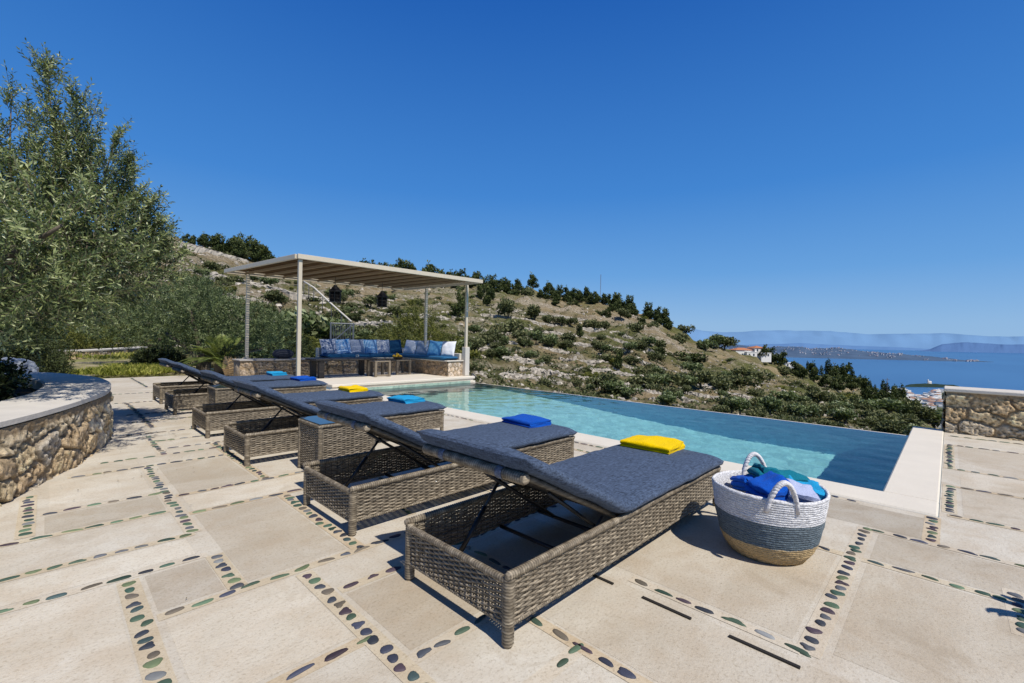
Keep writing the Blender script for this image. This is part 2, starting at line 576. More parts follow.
def terrace():
    mb = MB()
    def sheet(x0, y0, x1, y1, z, col=(1, 1, 1), st=.5):
        nx, ny = max(1, int((x1 - x0) / st)), max(1, int((y1 - y0) / st))
        X, Y = np.meshgrid(np.linspace(x0, x1, nx + 1), np.linspace(y0, y1, ny + 1), indexing='ij')
        mb.grid(np.stack([X, Y, np.full_like(X, z)], -1), col)
    sheet(-5, -5, 4.22, 14.75, 0)
    sheet(4.22, -5, 8.62, .03, 0)
    mb.grid(np.array([[(8.62, -5, 0), (8.62, -5, -1.6)], [(8.62, .03, 0), (8.62, .03, -1.6)]], float))
    mb.grid(np.array([[(-5, 14.75, 0), (-5, 14.75, -.4)], [(4.22, 14.75, 0), (4.22, 14.75, -.4)]], float))
    for x0, y0, x1, y1, t in SLABS:
        if t is not None: sheet(x0, y0, x1, y1, .0007, tuple(1 + (q * .5 + sum(t) / 6 - 1) * 1.45 for q in t), 5)
    for kx, x0, y0, x1, y1 in LINES:                # sandy grout channel under each pebble line
        h = .030 if kx == 'E' else .040
        t = [(1.0, .95, .85), (.96, .87, .74), (1.02, .99, .95), (.97, .91, .80)][rng.integers(4)]
        if abs(x1 - x0) > abs(y1 - y0): sheet(min(x0, x1) - .02, y0 - h, max(x0, x1) + .02, y0 + h, .0013 + rng.random() * .0003, t, 9)
        else: sheet(x0 - h, min(y0, y1) - .02, x0 + h, max(y0, y1) + .02, .0019 + rng.random() * .0003, t, 9)
    o = mb.build('terrace', M['screed'])
    setp(o, kind='structure')
    pb = MB()
    pal = [(.035, .04, .052), (.05, .056, .07), (.06, .095, .065), (.085, .135, .085), (.06, .043, .055), (.085, .09, .10), (.045, .07, .07), (.13, .11, .085), (.045, .05, .075), (.11, .14, .075), (.16, .165, .165), (.04, .075, .055)]
    def pebble(x, y, a, b, ang, col):
        n = 14
        th = np.arange(n) * 2 * PI / n
        k1, k2, p1 = rng.normal() * .12, rng.normal() * .13, rng.random() * 6
        sh = 1 + k1 * np.cos(2 * th + p1) + k2 * np.cos(3 * th + p1 * 2)
        sup = (np.abs(np.cos(th)) ** 2.4 + np.abs(np.sin(th)) ** 2.4) ** (-1 / 2.4)
        ca, sa = math.cos(ang), math.sin(ang)
        rings = []
        for q, z in ((1.0, .001), (.9, .006), (.6, .008)):
            px, py = a * sh * sup * np.cos(th) * q, b * sh * sup * np.sin(th) * q
            rings.append(np.stack([x + px * ca - py * sa, y + px * sa + py * ca, np.full(n, z)], -1))
        v = np.vstack(rings)
        f = []
        for k in range(2):
            for i in range(n):
                j = (i + 1) % n
                f.append((k * n + i, k * n + j, (k + 1) * n + j, (k + 1) * n + i))
        f.append(tuple(range(2 * n, 3 * n)))
        pb.add(v, f, np.array(col) * (1.2 + rng.normal() * .22))
    for kx, x0, y0, x1, y1 in LINES:
        L = math.hypot(x1 - x0, y1 - y0)
        dx, dy = (x1 - x0) / L, (y1 - y0) / L
        ang = math.atan2(dy, dx)
        s = 0.0
        while s < L:
            if kx == 'E':
                a = rng.uniform(.023, .048)
                b = rng.uniform(.010, .0165)
                g = rng.uniform(.014, .040)
                s += a
                if rng.random() > .02: pebble(x0 + dx * s + rng.normal() * .005, y0 + dy * s + rng.normal() * .005, a, b, ang + rng.normal() * .11, pal[rng.integers(len(pal))])
                s += a + g
            else:
                b = rng.uniform(.0165, .025)
                a = rng.uniform(.021, .029)
                s += b
                pebble(x0 + dx * s + rng.normal() * .006, y0 + dy * s + rng.normal() * .006, a * rng.uniform(.8, 1.1), b, ang + PI / 2 + rng.normal() * .15, pal[rng.integers(len(pal))])
                s += b + rng.uniform(.016, .036)
    setp(pb.build('pebble_inlay', M['pebble'], o, True), kind='stuff')
    for y0, y1 in ((.75, .97), (.36, .60), (1.12, 1.32)):
        sl = MB().box((1.866, y0, .0005), (1.880, y1, .0075), (.03, .026, .022)).build('drain_slot', M['pebble'], o)


terrace()

# planting soil / garden ground behind the terrace
gk = NT('dry_grass_ground', .95, .1)
gv = gk.coord()
g1 = gk.noise(gv, .5, 5, .7)
g2 = gk.noise(gv, 6, 6, .7)
gc = gk.mix(gk.ramp(g1, [(.4, (0, 0, 0)), (.6, (1, 1, 1))]), (.36, .30, .20), (.20, .215, .05))
gc = gk.mix(gk.ramp(g2, [(.35, (.7,) * 3), (.55, (0, 0, 0))]), gc, (.09, .085, .03))
gk.color(gc).bump(g2, .6, .05)
M['ground'] = gk.m
gx, gy = np.meshgrid(np.linspace(-40, 3.9, 60), np.linspace(14.72, 40, 40), indexing='ij')
gz = -.035 + .05 * VN.fbm(gx * .5, gy * .5) * smoothstep(15, 17, gy) - .03
MB().grid(np.stack([gx, gy, gz], -1)).build('garden_ground', M['ground'], None, True)['kind'] = 'structure'

# ------------------------------------------------------------------ pool
WZ = -.06
PX0, PX1, PY0, PY1 = 4.6, 8.1, .36, 9.42


def floor_z(y):
    return -np.interp(y, [0, 3.0, 4.6, 7.0, 8.6, 9.5], [1.20, 1.18, 1.01, .62, .39, .33])


def pool():
    k = NT('pool_mosaic', .5, .3)
    v = k.coord()
    n1 = k.noise(v, 30, 3, .6)
    a = k.attr()
    br = k.n('ShaderNodeTexVoronoi')
    br.inputs['Scale'].default_value = 9
    k.l(v, br.inputs['Vector'])
    c = k.mix(1.0, a, k.ramp(n1, [(.3, (.72, .80, .84)), (.7, (1.2, 1.16, 1.12))]), 'MULTIPLY')
    bw_ = k.n('ShaderNodeRGBToBW')
    k.l(br.outputs['Color'], bw_.inputs[0])
    c = k.mix(.22, c, bw_.outputs[0], 'OVERLAY')
    k.color(c)
    M['mosaic'] = k.m
    mb = MB()
    ys = np.linspace(PY0, PY1, 40)
    xs = np.linspace(PX0, PX1, 12)
    X, Y = np.meshgrid(xs, ys, indexing='ij')
    Z = floor_z(Y)
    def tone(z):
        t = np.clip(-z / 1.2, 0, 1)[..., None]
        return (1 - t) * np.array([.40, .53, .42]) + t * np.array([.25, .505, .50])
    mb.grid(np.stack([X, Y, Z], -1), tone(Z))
    for x in (PX0, PX1):
        zs = np.linspace(0, 1, 6)
        YY, T = np.meshgrid(ys, zs, indexing='ij')
        top = -.001 if x == PX0 else WZ - .006
        ZZ = top + (floor_z(YY) - top) * T
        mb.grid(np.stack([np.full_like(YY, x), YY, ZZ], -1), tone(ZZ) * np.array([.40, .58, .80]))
    for y in (PY0, PY1):
        XX, T = np.meshgrid(xs, np.linspace(0, 1, 6), indexing='ij')
        top = -.001
        ZZ = top + (floor_z(np.full_like(XX, y)) - top) * T
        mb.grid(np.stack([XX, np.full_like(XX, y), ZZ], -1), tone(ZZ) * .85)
    o = mb.build('pool_basin', M['mosaic'])
    setp(o, kind='structure')
    # the spill edge: a thin wall whose top lies just under the water, with its outer face
    eb = MB().box((PX1 + .002, PY0, -2.2), (PX1 + .16, PY1 + .4, WZ - .004), (.35, .36, .34))
    setp(eb.build('spill_edge', M['coping']), kind='structure')
    # steps at the far end
    st = MB().bbox((PX0 + .01, PY1 - .45, -.40), (PX1 - .02, PY1 - .003, -.17), .01, (.42, .58, .50))
    setp(st.build('pool_step', M['mosaic'], o))
    cp = MB()
    cp.bbox((4.225, .034, -.2), (4.6, 9.5, .012), .012)
    cp.bbox((4.604, .034, -.3), (8.72, .36, .012), .012)
    cp.box((8.105, .036, -1.8), (8.715, .356, -.31))
    setp(cp.build('pool_coping', M['coping']), kind='structure')
    # gutter wall below the spill edge
    gb = MB().box((8.9, .2, -1.9), (9.05, 9.6, -1.0))
    setp(gb.build('gutter_wall', M['coping']), kind='structure')
    # water
    k = NT('pool_water', .0, .5)
    for n in list(k.t.nodes):
        if n != k.out: k.t.nodes.remove(n)
    g = k.n('ShaderNodeBsdfRefraction')
    g.inputs['IOR'].default_value = 1.12
    g.inputs['Roughness'].default_value = 0.0
    g.inputs['Color'].default_value = (.91, .985, 1, 1)
    v = k.coord()
    h = k.math('ADD', k.noise(v, 3.5, 3, .5, .6), k.math('MULTIPLY', k.noise(v, 11, 3, .55, .4), .4))
    b = k.n('ShaderNodeBump')
    b.inputs['Strength'].default_value = .07
    b.inputs['Distance'].default_value = .03
    k.l(h, b.inputs['Height'])
    k.l(b.outputs[0], g.inputs['Normal'])
    gl = k.n('ShaderNodeBsdfGlossy')
    gl.inputs['Roughness'].default_value = .015
    fz = k.n('ShaderNodeFresnel')
    fz.inputs['IOR'].default_value = 1.333
    for q_ in (gl, fz): k.l(b.outputs[0], q_.inputs['Normal'])
    ms_ = k.n('ShaderNodeMixShader')
    k.l(fz.outputs[0], ms_.inputs[0])
    k.l(g.outputs[0], ms_.inputs[1])
    k.l(gl.outputs[0], ms_.inputs[2])
    k.l(ms_.outputs[0], k.out.inputs['Surface'])
    X, Y = np.meshgrid(np.linspace(PX0 + .001, PX1 + .10, 110), np.linspace(PY0 + .001, PY1 - .001, 270), indexing='ij')
    wv = np.zeros_like(X)
    wr_ = np.random.default_rng(21)
    for q in range(26):
        lam = wr_.uniform(.14, .55)
        th_ = wr_.normal() * .9 + .6
        wv += .00075 * lam ** 1.25 * np.sin(2 * PI / lam * (X * math.cos(th_) + Y * math.sin(th_)) + wr_.random() * 6.28 + 1.6 * VN(X * .8, Y * .8, q * 1.7))
    wv *= smoothstep(0, .12, PX1 - X)
    wo = MB().grid(np.stack([X, Y, WZ + wv], -1)).build('pool_water', k.m, None, True)
    setp(wo, kind='structure')
    try:
        sd.cycles.is_caustics_light = True
        wo.cycles.is_caustics_caster = True
        for q in (o, bpy.data.objects['pool_step']): q.cycles.is_caustics_receiver = True
    except Exception as ex:
        print('caustics', ex)


pool()


# ------------------------------------------------------------------ rubble walls
def rubble_face(mb, line, z0, z1, cell=.2, step=.014, depth=.035, seed=1, side=1, band=.05, pal=None, bulge=None):
    """a face of rubble masonry along a ground polyline; side=1 puts the stones to the right of the walking direction"""
    r = np.random.default_rng(seed)
    line = np.asarray(line, float)
    seg = np.linalg.norm(np.diff(line, axis=0), axis=1)
    s = np.concatenate([[0], np.cumsum(seg)])
    L = s[-1]
    nu, nv = max(3, int(L / step)), max(3, int((z1 - z0) / step))
    u = np.linspace(0, L, nu)
    p = np.stack([np.interp(u, s, line[:, 0]), np.interp(u, s, line[:, 1])], -1)
    t = np.gradient(p, axis=0)
    t /= np.linalg.norm(t, axis=1)[:, None]
    nrm = np.stack([t[:, 1], -t[:, 0]], -1) * side
    v = np.linspace(z0, z1, nv)
    U, V = np.meshgrid(u, v, indexing='ij')
    cu, cv = int(L / (cell * 1.25)) + 1, int((z1 - z0) / (cell * .82)) + 1
    pts = []
    for i in range(-1, cu + 1):
        for j in range(-1, cv + 1):
            pts.append(((i + .5 * (j % 2) + r.uniform(.1, .9)) * L / cu, z0 + (j + r.uniform(.15, .85)) * (z1 - z0) / cv))
    pts = np.array(pts)
    pal = pal or [(.52, .42, .28), (.46, .36, .22), (.56, .49, .40), (.40, .31, .20), (.58, .46, .30), (.50, .45, .37), (.36, .30, .23)]
    pc = np.array(pal)[r.integers(len(pal), size=len(pts))] * (1 + r.normal(size=(len(pts), 1)) * .12)
    ph = r.uniform(.55, 1.1, len(pts))
    wob = .025
    Uw = U + wob * VN.fbm(U * 9, V * 9, seed)
    Vw = V + wob * VN.fbm(U * 9 + 50, V * 9, seed)
    f1 = np.full(U.shape, 9.0); f2 = np.full(U.shape, 9.0); id1 = np.zeros(U.shape, int)
    for k in range(len(pts)):
        d = np.hypot((Uw - pts[k, 0]) / 1.25, Vw - pts[k, 1])
        m = d < f1
        f2 = np.where(m, f1, np.minimum(f2, d))
        id1 = np.where(m, k, id1)
        f1 = np.where(m, d, f1)
    e = smoothstep(.008, .030, f2 - f1)
    top = smoothstep(z1 - band, z1 - band * .6, V)
    e = e * (1 - top)
    tu, tv = r.normal(size=len(pts)) * .10, r.normal(size=len(pts)) * .12
    tilt = np.clip((U - pts[id1, 0]) * tu[id1] + (V - pts[id1, 1]) * tv[id1], -.02, .02)
    rough = VN.fbm(U * 26, V * 26, seed + 3, o=4)
    pit = np.clip(VN.fbm(U * 42 + 9, V * 42, seed + 8, o=3), -.9, .05)
    h = e * (depth * ph[id1] + tilt + .006 * rough + .020 * pit) + (1 - e) * .006 * rough + top * depth * .55
    P = np.stack([p[:, None, 0] + nrm[:, None, 0] * h, p[:, None, 1] + nrm[:, None, 1] * h, V], -1)
    mortar = np.array([.37, .29, .195])
    col = mortar * (1 - e[..., None]) + pc[id1] * e[..., None] * (1.06 + .30 * np.clip(rough, -.7, .8) + .75 * pit)[..., None]  # hollows of the stones get their shade painted in along with the relief
    if side > 0: P, col = P[::-1], col[::-1]
    mb.grid(P, np.clip(col, .02, 1))


def planter():
    outer = catmull([(-1.9, 2.2), (-1.2, 3.0), (-.62, 3.78), (-.23, 4.42), (.03, 4.98), (.23, 5.53), (.39, 6.08), (.47, 6.68), (.49, 7.25), (.43, 7.9), (.22, 8.6), (-.10, 9.2), (-.75, 9.5), (-1.7, 9.55)], 8)
    root = empty('stone_planter', (0, 0, 0), 0, 'curved rubble stone planter wall with a wide white cap under the olive tree', 'planter wall')
    mb = MB()
    rubble_face(mb, outer, 0, .50, .25, .0115, .038, 5, 1, .075, pal=[(.76, .64, .45), (.69, .54, .34), (.78, .69, .54), (.62, .48, .31), (.80, .65, .42), (.74, .67, .55)])
    mb.build('stone_facing', M['rubble'], root, True)
    t = np.gradient(outer, axis=0); t /= np.linalg.norm(t, axis=1)[:, None]
    n = np.stack([t[:, 1], -t[:, 0]], -1)
    a, b = outer + n * .03, outer - n * .52
    prof = lambda q, z: np.column_stack([q, np.full(len(q), z)])
    cap = MB().grid(np.stack([prof(b, .42), prof(b, .545), prof(outer - n * .50, .555), prof(outer + n * .018, .555), prof(a, .548), prof(a, .512), prof(outer, .512)], 1)[::-1])
    cap.build('cap', M['render'], root, False)
    s = MB()
    c = np.array([-1.6, 6.2])
    inner = outer - n * .49
    s.grid(np.stack([prof(inner, .44), prof(inner * .5 + c * .5, .47), prof(np.tile(c, (len(inner), 1)), .5)], 1))
    s.build('soil', M['soil'], root)
    return outer


planter()


def boundary_wall():
    root = empty('boundary_wall', (8.56, 0, 0), 0, 'low rubble stone wall with white coping at the end of the paving by the pool', 'stone wall')
    mb = MB()
    rubble_face(mb, [(0, -4.4), (0, .02)], .0, .555, .28, .0115, .04, 14, -1, .05, pal=[(.74, .59, .37), (.66, .51, .30), (.76, .64, .46), (.60, .45, .27), (.78, .62, .38)])
    rubble_face(mb, [(0, .02), (.42, .02)], .0, .555, .24, .014, .03, 12, -1, .05)
    mb.box((.03, -4.4, -.02), (.42, .0, .55), (.4, .33, .24))
    mb.build('stone_facing', M['rubble'], root, True)
    MB().bbox((-.045, -4.4, .556), (.46, .045, .605), .01).build('cap', M['render'], root)


boundary_wall()


# ------------------------------------------------------------------ wicker furniture
def weave(mb, o, ux, un, L, z0, z1, stake=.042, pitch=.0098, amp=.0030, seed=0):
    """woven panel: o = start corner (x, y), ux = direction along, un = outward normal"""
    r = np.random.default_rng(seed)
    ns = max(2, int(round(L / stake)))
    stake = L / ns
    n = ns * 2 + 1
    u = np.linspace(0, L, n)
    nr = int((z1 - z0) / pitch)
    ux, un, o = np.array(ux, float), np.array(un, float), np.array(o, float)
    ang = np.arange(6) * PI / 3
    hw, ht = pitch * .55, .0026
    V, Cc = [], []
    for j in range(nr):
        z = z0 + (j + .5) * pitch
        off = amp * np.cos(PI * u / stake + PI * j)
        zz = z + .0006 * VN(u * 14 + seed, j * 3.7)
        tone = (.60 + .7 * r.random() + .22 * VN(u * 9, j * 1.3, seed)) * (.86 + .28 * np.cos(PI * u / stake + PI * j))
        P = np.zeros((n, 6, 3))
        q = off[:, None] + ht * np.cos(ang)[None]
        P[..., 0] = o[0] + ux[0] * u[:, None] + un[0] * q
        P[..., 1] = o[1] + ux[1] * u[:, None] + un[1] * q
        P[..., 2] = zz[:, None] + hw * np.sin(ang)[None]
        mb.grid(P, np.repeat(np.repeat(tone[:, None, None], 6, 1), 3, 2), wrap_v=True)
    for k in range(ns + 1):
        c = o + ux * (k * stake)
        d1, d2 = ux * .0028, un * .0018
        P = np.array([[(*(c + s1 * d1 + s2 * d2), z) for (s1, s2) in ((-1, -1), (1, -1), (1, 1), (-1, 1))] for z in (z0, z1)])
        mb.grid(P, (.4, .4, .4), wrap_v=True)


def wrapped(mb, a, b, r, pitch=.011, seed=0, n=9, flat=None):
    """a bar wound with strand: the radius ripples once per turn"""
    rr = np.random.default_rng(seed)
    a, b = np.array(a, float), np.array(b, float)
    L = np.linalg.norm(b - a)
    m = max(4, int(L / pitch) * 2 + 1)
    t = np.linspace(0, 1, m)
    rad = r * (1 + .095 * np.cos(np.arange(m) * PI))
    rad[0] *= .72; rad[-1] *= .72
    tone = np.repeat((.85 + .5 * rr.random((m + 1) // 2 + 1)), 2)[:m] * np.where(np.arange(m) % 2 == 0, 1.1, .42)  # grooves between turns darkened in the colour, as if shaded
    mb.tube(a + (b - a) * t[:, None], rad, n, np.repeat(np.repeat(tone[:, None], n, 0), 3, 1), flat=flat)


LL, LW = 2.14, .70
Z0, Z1 = .084, .268


def cushion_mesh(mb):
    """one long pad, seat and raised back, with rounded edges"""
    th = .071
    hx, hzz = .80, Z1 + .015
    back_a = math.radians(26.5)
    # bottom line stations
    st = []
    for x in np.linspace(LL + .024, hx + .10, 26): st.append((x, hzz, 0.0))
    for q in np.linspace(0, 1, 9)[1:-1]:
        a = back_a * q
        st.append((hx + .10 * (1 - q) - .02 * q, hzz + .016 * q * q, a))
    bx, bz = hx - .02, hzz + .016
    for s in np.linspace(0, .82, 20): st.append((bx - s * math.cos(back_a), bz + s * math.sin(back_a), back_a))
    st = np.array(st)
    n = len(st)
    ncs = 28
    ang = np.arange(ncs) * 2 * PI / ncs
    p = 5.0
    cx = np.sign(np.cos(ang)) * np.abs(np.cos(ang)) ** (2 / 9)
    cz = np.sign(np.sin(ang)) * np.abs(np.sin(ang)) ** (2 / 2.3)
    P = np.zeros((n, ncs, 3))
    arc = np.concatenate([[0], np.cumsum(np.hypot(np.diff(st[:, 0]), np.diff(st[:, 1])))])
    for i, (x, z, a) in enumerate(st):
        e = min(arc[i], arc[-1] - arc[i])
        k = min(1, e / .034)
        rr = math.sqrt(max(0, 1 - (1 - k) ** 2))
        sc = .12 + .88 * rr
        w = LW / 2 + .024 - .012 * (1 - rr)
        pinch = 1 - .16 * math.exp(-((arc[i] - arc[25]) / .06) ** 2)
        y = LW / 2 + cx * w
        zz = th / 2 + cz * th / 2 * sc * pinch
        crown = .006 * np.cos((y - LW / 2) / LW * PI) * (cz > 0)
        wr = .005 * VN.fbm(arc[i] * 5 + 3, y * 5, cz) + .003 * VN(arc[i] * 14, y * 3) + .006 * math.exp(-((arc[i] - arc[25]) / .14) ** 2) * VN(arc[i] * 40, y * 4, 2.0)
        zz = zz + crown + wr
        P[i, :, 0] = x - (-math.sin(a)) * zz * -1 * -1 if False else x + math.sin(a) * zz
        P[i, :, 1] = y + .004 * VN(arc[i] * 4, cx * 3)
        P[i, :, 2] = z + math.cos(a) * zz
    mb.grid(P[::-1], wrap_v=True)
    mb.add(P[0], [tuple(range(ncs))])
    mb.add(P[-1], [tuple(range(ncs))[::-1]])
    return back_a, (bx, bz)


def make_lounger():
    root = empty('sun_lounger')
    for y, un, sd_ in ((0, (0, -1), 1), (LW, (0, 1), 2)):
        mb = MB()
        weave(mb, (.025, y + .012 * -un[1]), (1, 0), un, LL - .05, Z0, Z1, seed=sd_)
        wrapped(mb, (.0, y - un[1] * .012, Z1 + .004), (LL, y - un[1] * .012, Z1 + .002), .0165, .013, sd_)
        wrapped(mb, (.02, y - un[1] * .012, Z0 - .001), (LL - .02, y - un[1] * .012, Z0 - .001), .007, .012, sd_ + 5, 6)
        mb.build('side_panel', M['wicker'], root, True)
    for x, un, sd_ in ((0, (-1, 0), 3), (LL, (1, 0), 4)):
        mb = MB()
        weave(mb, (x + .012 * -un[0], .03), (0, 1), un, LW - .06, Z0, Z1 - .016, .036, seed=sd_, amp=.005)
        wrapped(mb, (x - un[0] * .012, .02, Z1 - .018), (x - un[0] * .012, LW - .02, Z1 - .018), .0145, .013, sd_)
        wrapped(mb, (x - un[0] * .012, .02, Z0 - .001), (x - un[0] * .012, LW - .02, Z0 - .001), .007, .012, sd_ + 5, 6)
        mb.build('end_panel', M['wicker'], root, True)
    for x in (.022, LL - .022):
        for y in (.022, LW - .022):
            mb = MB()
            wrapped(mb, (x, y, .002), (x, y, Z1 - .002), .0225, .0115, 7, 10)
            mb.build('leg', M['wicker'], root, True)
    mb = MB()
    back_a, (bx, bz) = cushion_mesh(mb)
    mb.build('cushion', M['cushion'], root, True)
    # seat deck under the pad, dark woven slats
    mb = MB()
    for k in range(34):
        x = .84 + k * .0375
        mb.bbox((x, .035, Z1 - .012), (x + .03, LW - .035, Z1 + .012), .004, (.30, .28, .26))
    mb.build('seat_deck', M['wicker'], root)
    # raised back frame
    ca, sa = math.cos(back_a), math.sin(back_a)
    fr = MB()
    pt = lambda s, y, dz=-.012: (bx - s * ca + sa * dz, y, bz + s * sa + ca * dz)
    for y in (.05, LW - .05): fr.tube([pt(-.05, y), pt(.70, y)], .013, 8, (.5, .5, .5))
    for s in np.arange(.06, .68, .05): fr.tube([pt(s, .05, -.006), pt(s, LW - .05, -.006)], .008, 6, (.35, .33, .3), flat=.6)
    frame = fr.build('back_frame', M['wicker'], root, True)
    hb = MB()
    wrapped(hb, pt(.745, .015, -.024), pt(.745, LW - .015, -.024), .0235, .0125, 9, 12)
    bar = hb.build('head_bar', M['wicker'], root, True)
    for y in (.15, .53):
        sb = MB()
        c = np.array(pt(.745, y, -.024))
        th = np.linspace(0, 2 * PI, 13)[:-1]
        P = np.array([[c + np.array([math.cos(t) * .0275, dy, math.sin(t) * .0275]) for t in th] for dy in (-.018, .018)])
        sb.grid(P, wrap_v=True)
        sb.bbox((c[0] - .006, y - .018, c[2]), (c[0] + .004, y + .018, c[2] + .05), .002)
        sb.build('strap', M['strap'], bar, True)
    # struts
    for y, m in ((.14, 'steel'), (LW - .14, 'blackmetal')):
        sb = MB()
        top = np.array(pt(.30, y, -.03))
        foot = np.array([.62 if m == 'steel' else .22, y, .085])
        if m == 'steel': top = np.array([.84, y, .235])
        d = (top - foot)
        sb.tube([foot, foot + d * .62], .012, 10)
        sb.tube([foot + d * .5, top], .0085, 10)
        sb.build('support_strut', M[m], root, True)
    for y in (.14, LW - .14):
        sb = MB().tube([pt(.42, y, -.03), (.93, y + (.02 if y < .3 else -.02), .10)], .010, 8)
        sb.build('support_strut', M['blackmetal'], root, True)
    cb = MB()
    cb.tube([(.62, .03, .085), (.62, LW - .03, .085)], .011, 8)
    cb.tube([(.95, .03, .085), (.95, LW - .03, .085)], .011, 8)
    cb.build('crossbar', M['blackmetal'], root, True)
    return root


LOUNGERS = [(1.19, 1.145, 'wicker sun lounger next to the straw basket, yellow towel on its blue-grey pad'),
            (1.215, 2.43, 'wicker sun lounger with a royal blue towel, second along from the straw basket'),
            (1.20, 4.345, 'wicker sun lounger with a sky blue towel, just beyond the first wicker side table'),
            (1.215, 5.80, 'wicker sun lounger with a yellow towel, midway along the row beside the second side table'),
            (1.23, 7.71, 'wicker sun lounger with a royal blue towel, last but one before the pergola'),
            (1.26, 9.03, 'wicker sun lounger with a sky blue towel, at the pergola end of the row')]
proto = make_lounger()
for i, (x, y, lab) in enumerate(LOUNGERS):
    o = proto if i == 0 else copy_tree(proto)
    o.location = (x, y, 0)
    setp(o, lab, 'sun lounger', 'wicker sun loungers along the pool')


def make_table():
    root = empty('side_table')
    a, b, h = .50, .44, .415
    for o_, ux, un, L, sd_ in (((.02, .012), (1, 0), (0, -1), a - .04, 1), ((.02, b - .012), (1, 0), (0, 1), a - .04, 2), ((.012, .02), (0, 1), (-1, 0), b - .04, 3), ((a - .012, .02), (0, 1), (1, 0), b - .04, 4)):
        mb = MB()
        weave(mb, o_, ux, un, L, .04, h - .01, .04, seed=20 + sd_)
        mb.build('woven_panel', M['wicker'], root, True)
    for x in (.018, a - .018):
        for y in (.018, b - .018):
            mb = MB()
            wrapped(mb, (x, y, .002), (x, y, h - .004), .019, .0115, 3)
            mb.build('leg', M['wicker'], root, True)
    mb = MB()
    for p, q in (((0, .012), (a, .012)), ((0, b - .012), (a, b - .012)), ((.012, 0), (.012, b)), ((a - .012, 0), (a - .012, b))):
        wrapped(mb, (*p, h), (*q, h), .014, .0125, 4)
    mb.build('rim', M['wicker'], root, True)
    mb = MB().box((.02, .02, h - .03), (a - .02, b - .02, h - .006), (.5, .5, .5))
    mb.build('table_deck', M['wicker'], root)
    g = NT('smoked_glass', .03, .8)
    g.color((.02, .035, .05))
    MB().bbox((.008, .008, h + .0145), (a - .008, b - .008, h + .0225), .003).build('glass_top', g.m, root)
    return root


tb = make_table()
tb.location = (1.52, 3.60, 0)
setp(tb, 'square wicker side table with glass top between the blue and sky blue towel loungers', 'side table', 'wicker side tables')
t2 = copy_tree(tb)
t2.location = (1.54, 6.88, 0)
setp(t2, 'square wicker side table with glass top farther along, half hidden by a raised lounger back', 'side table', 'wicker side tables')


def towel(x, y, z, lx, ly, rz, mat, label, seed, group='folded towels on the loungers', nl=3, t=.0165, rough=1.0, rot=None, name='folded_towel'):
    """a bath towel folded in layers"""
    r = np.random.default_rng(seed)
    path = []
    for k in range(nl):
        xs = np.linspace(-lx / 2, lx / 2, 12) * (1 - .015 * k) + r.normal() * .004
        xs = xs if k % 2 == 0 else xs[::-1]
        zc = t * .5 + k * t * 1.12
        path += [(q, zc) for q in xs]
        if k < nl - 1:
            sg = 1 if k % 2 == 0 else -1
            for a in (-.5, 0, .5): path.append((xs[-1] + sg * t * .62 * math.cos(a * PI), zc + t * .56 * (1 + math.sin(a * PI))))
    path = np.array(path)
    tn = np.gradient(path, axis=0); tn /= np.linalg.norm(tn, axis=1)[:, None]
    nn = np.stack([-tn[:, 1], tn[:, 0]], -1)
    m = 12
    ys = np.linspace(-ly / 2, ly / 2, m)
    A = path + nn * t * .5; B = path - nn * t * .5
    ring = np.vstack([A, [path[-1] + tn[-1] * t * .4], B[::-1], [path[0] - tn[0] * t * .4]])
    P = np.zeros((m, len(ring), 3))
    for i, yy in enumerate(ys):
        e = min(i, m - 1 - i)
        k = 1 - .10 * (e == 0)
        sag = .011 * rough * VN.fbm(ring[:, 0] * 9 + seed, yy * 9, ring[:, 1] * 40)
        sag = sag + (rough - 1) * .012 * VN.fbm(ring[:, 0] * 16 + seed, yy * 16, 3.0)
        P[i, :, 0] = ring[:, 0] + .006 * rough * VN(yy * 8, seed, ring[:, 1] * 60)
        P[i, :, 1] = yy + .007 * rough * VN(ring[:, 0] * 8, ring[:, 1] * 90, seed)
        P[i, :, 2] = ring[:, 1] * k + sag * (ring[:, 1] / (t * nl * 1.1)) + .001
    mb = MB().grid(P, wrap_v=True)
    n = len(ring)
    h = n // 2
    for i in (0, m - 1):
        v = P[i]
        f = [(q, q + 1, n - 2 - q, n - 1 - q) if i else (n - 1 - q, n - 2 - q, q + 1, q) for q in range(h - 1)]
        mb.add(v, f)
    o = mb.build(name, mat, None, True)
    o.location = (x, y, z)
    o.rotation_euler = rot or (0, 0, rz)
    return setp(o, label, 'towel', group)


def m_terry(name, c):
    k = NT(name, .95, .05)
    v = k.coord()
    n = k.noise(v, 220, 3, .7)
    k.color(k.ramp(n, [(.3, tuple(x * .62 for x in c)), (.6, c), (.8, tuple(min(1, x * 1.2) for x in c))]))
    k.bsdf.inputs['Sheen Weight'].default_value = .05
    k.bump(k.math('ADD', n, k.math('MULTIPLY', k.noise(v, 25, 3), 1.0)), .6, .006)
    return k.m


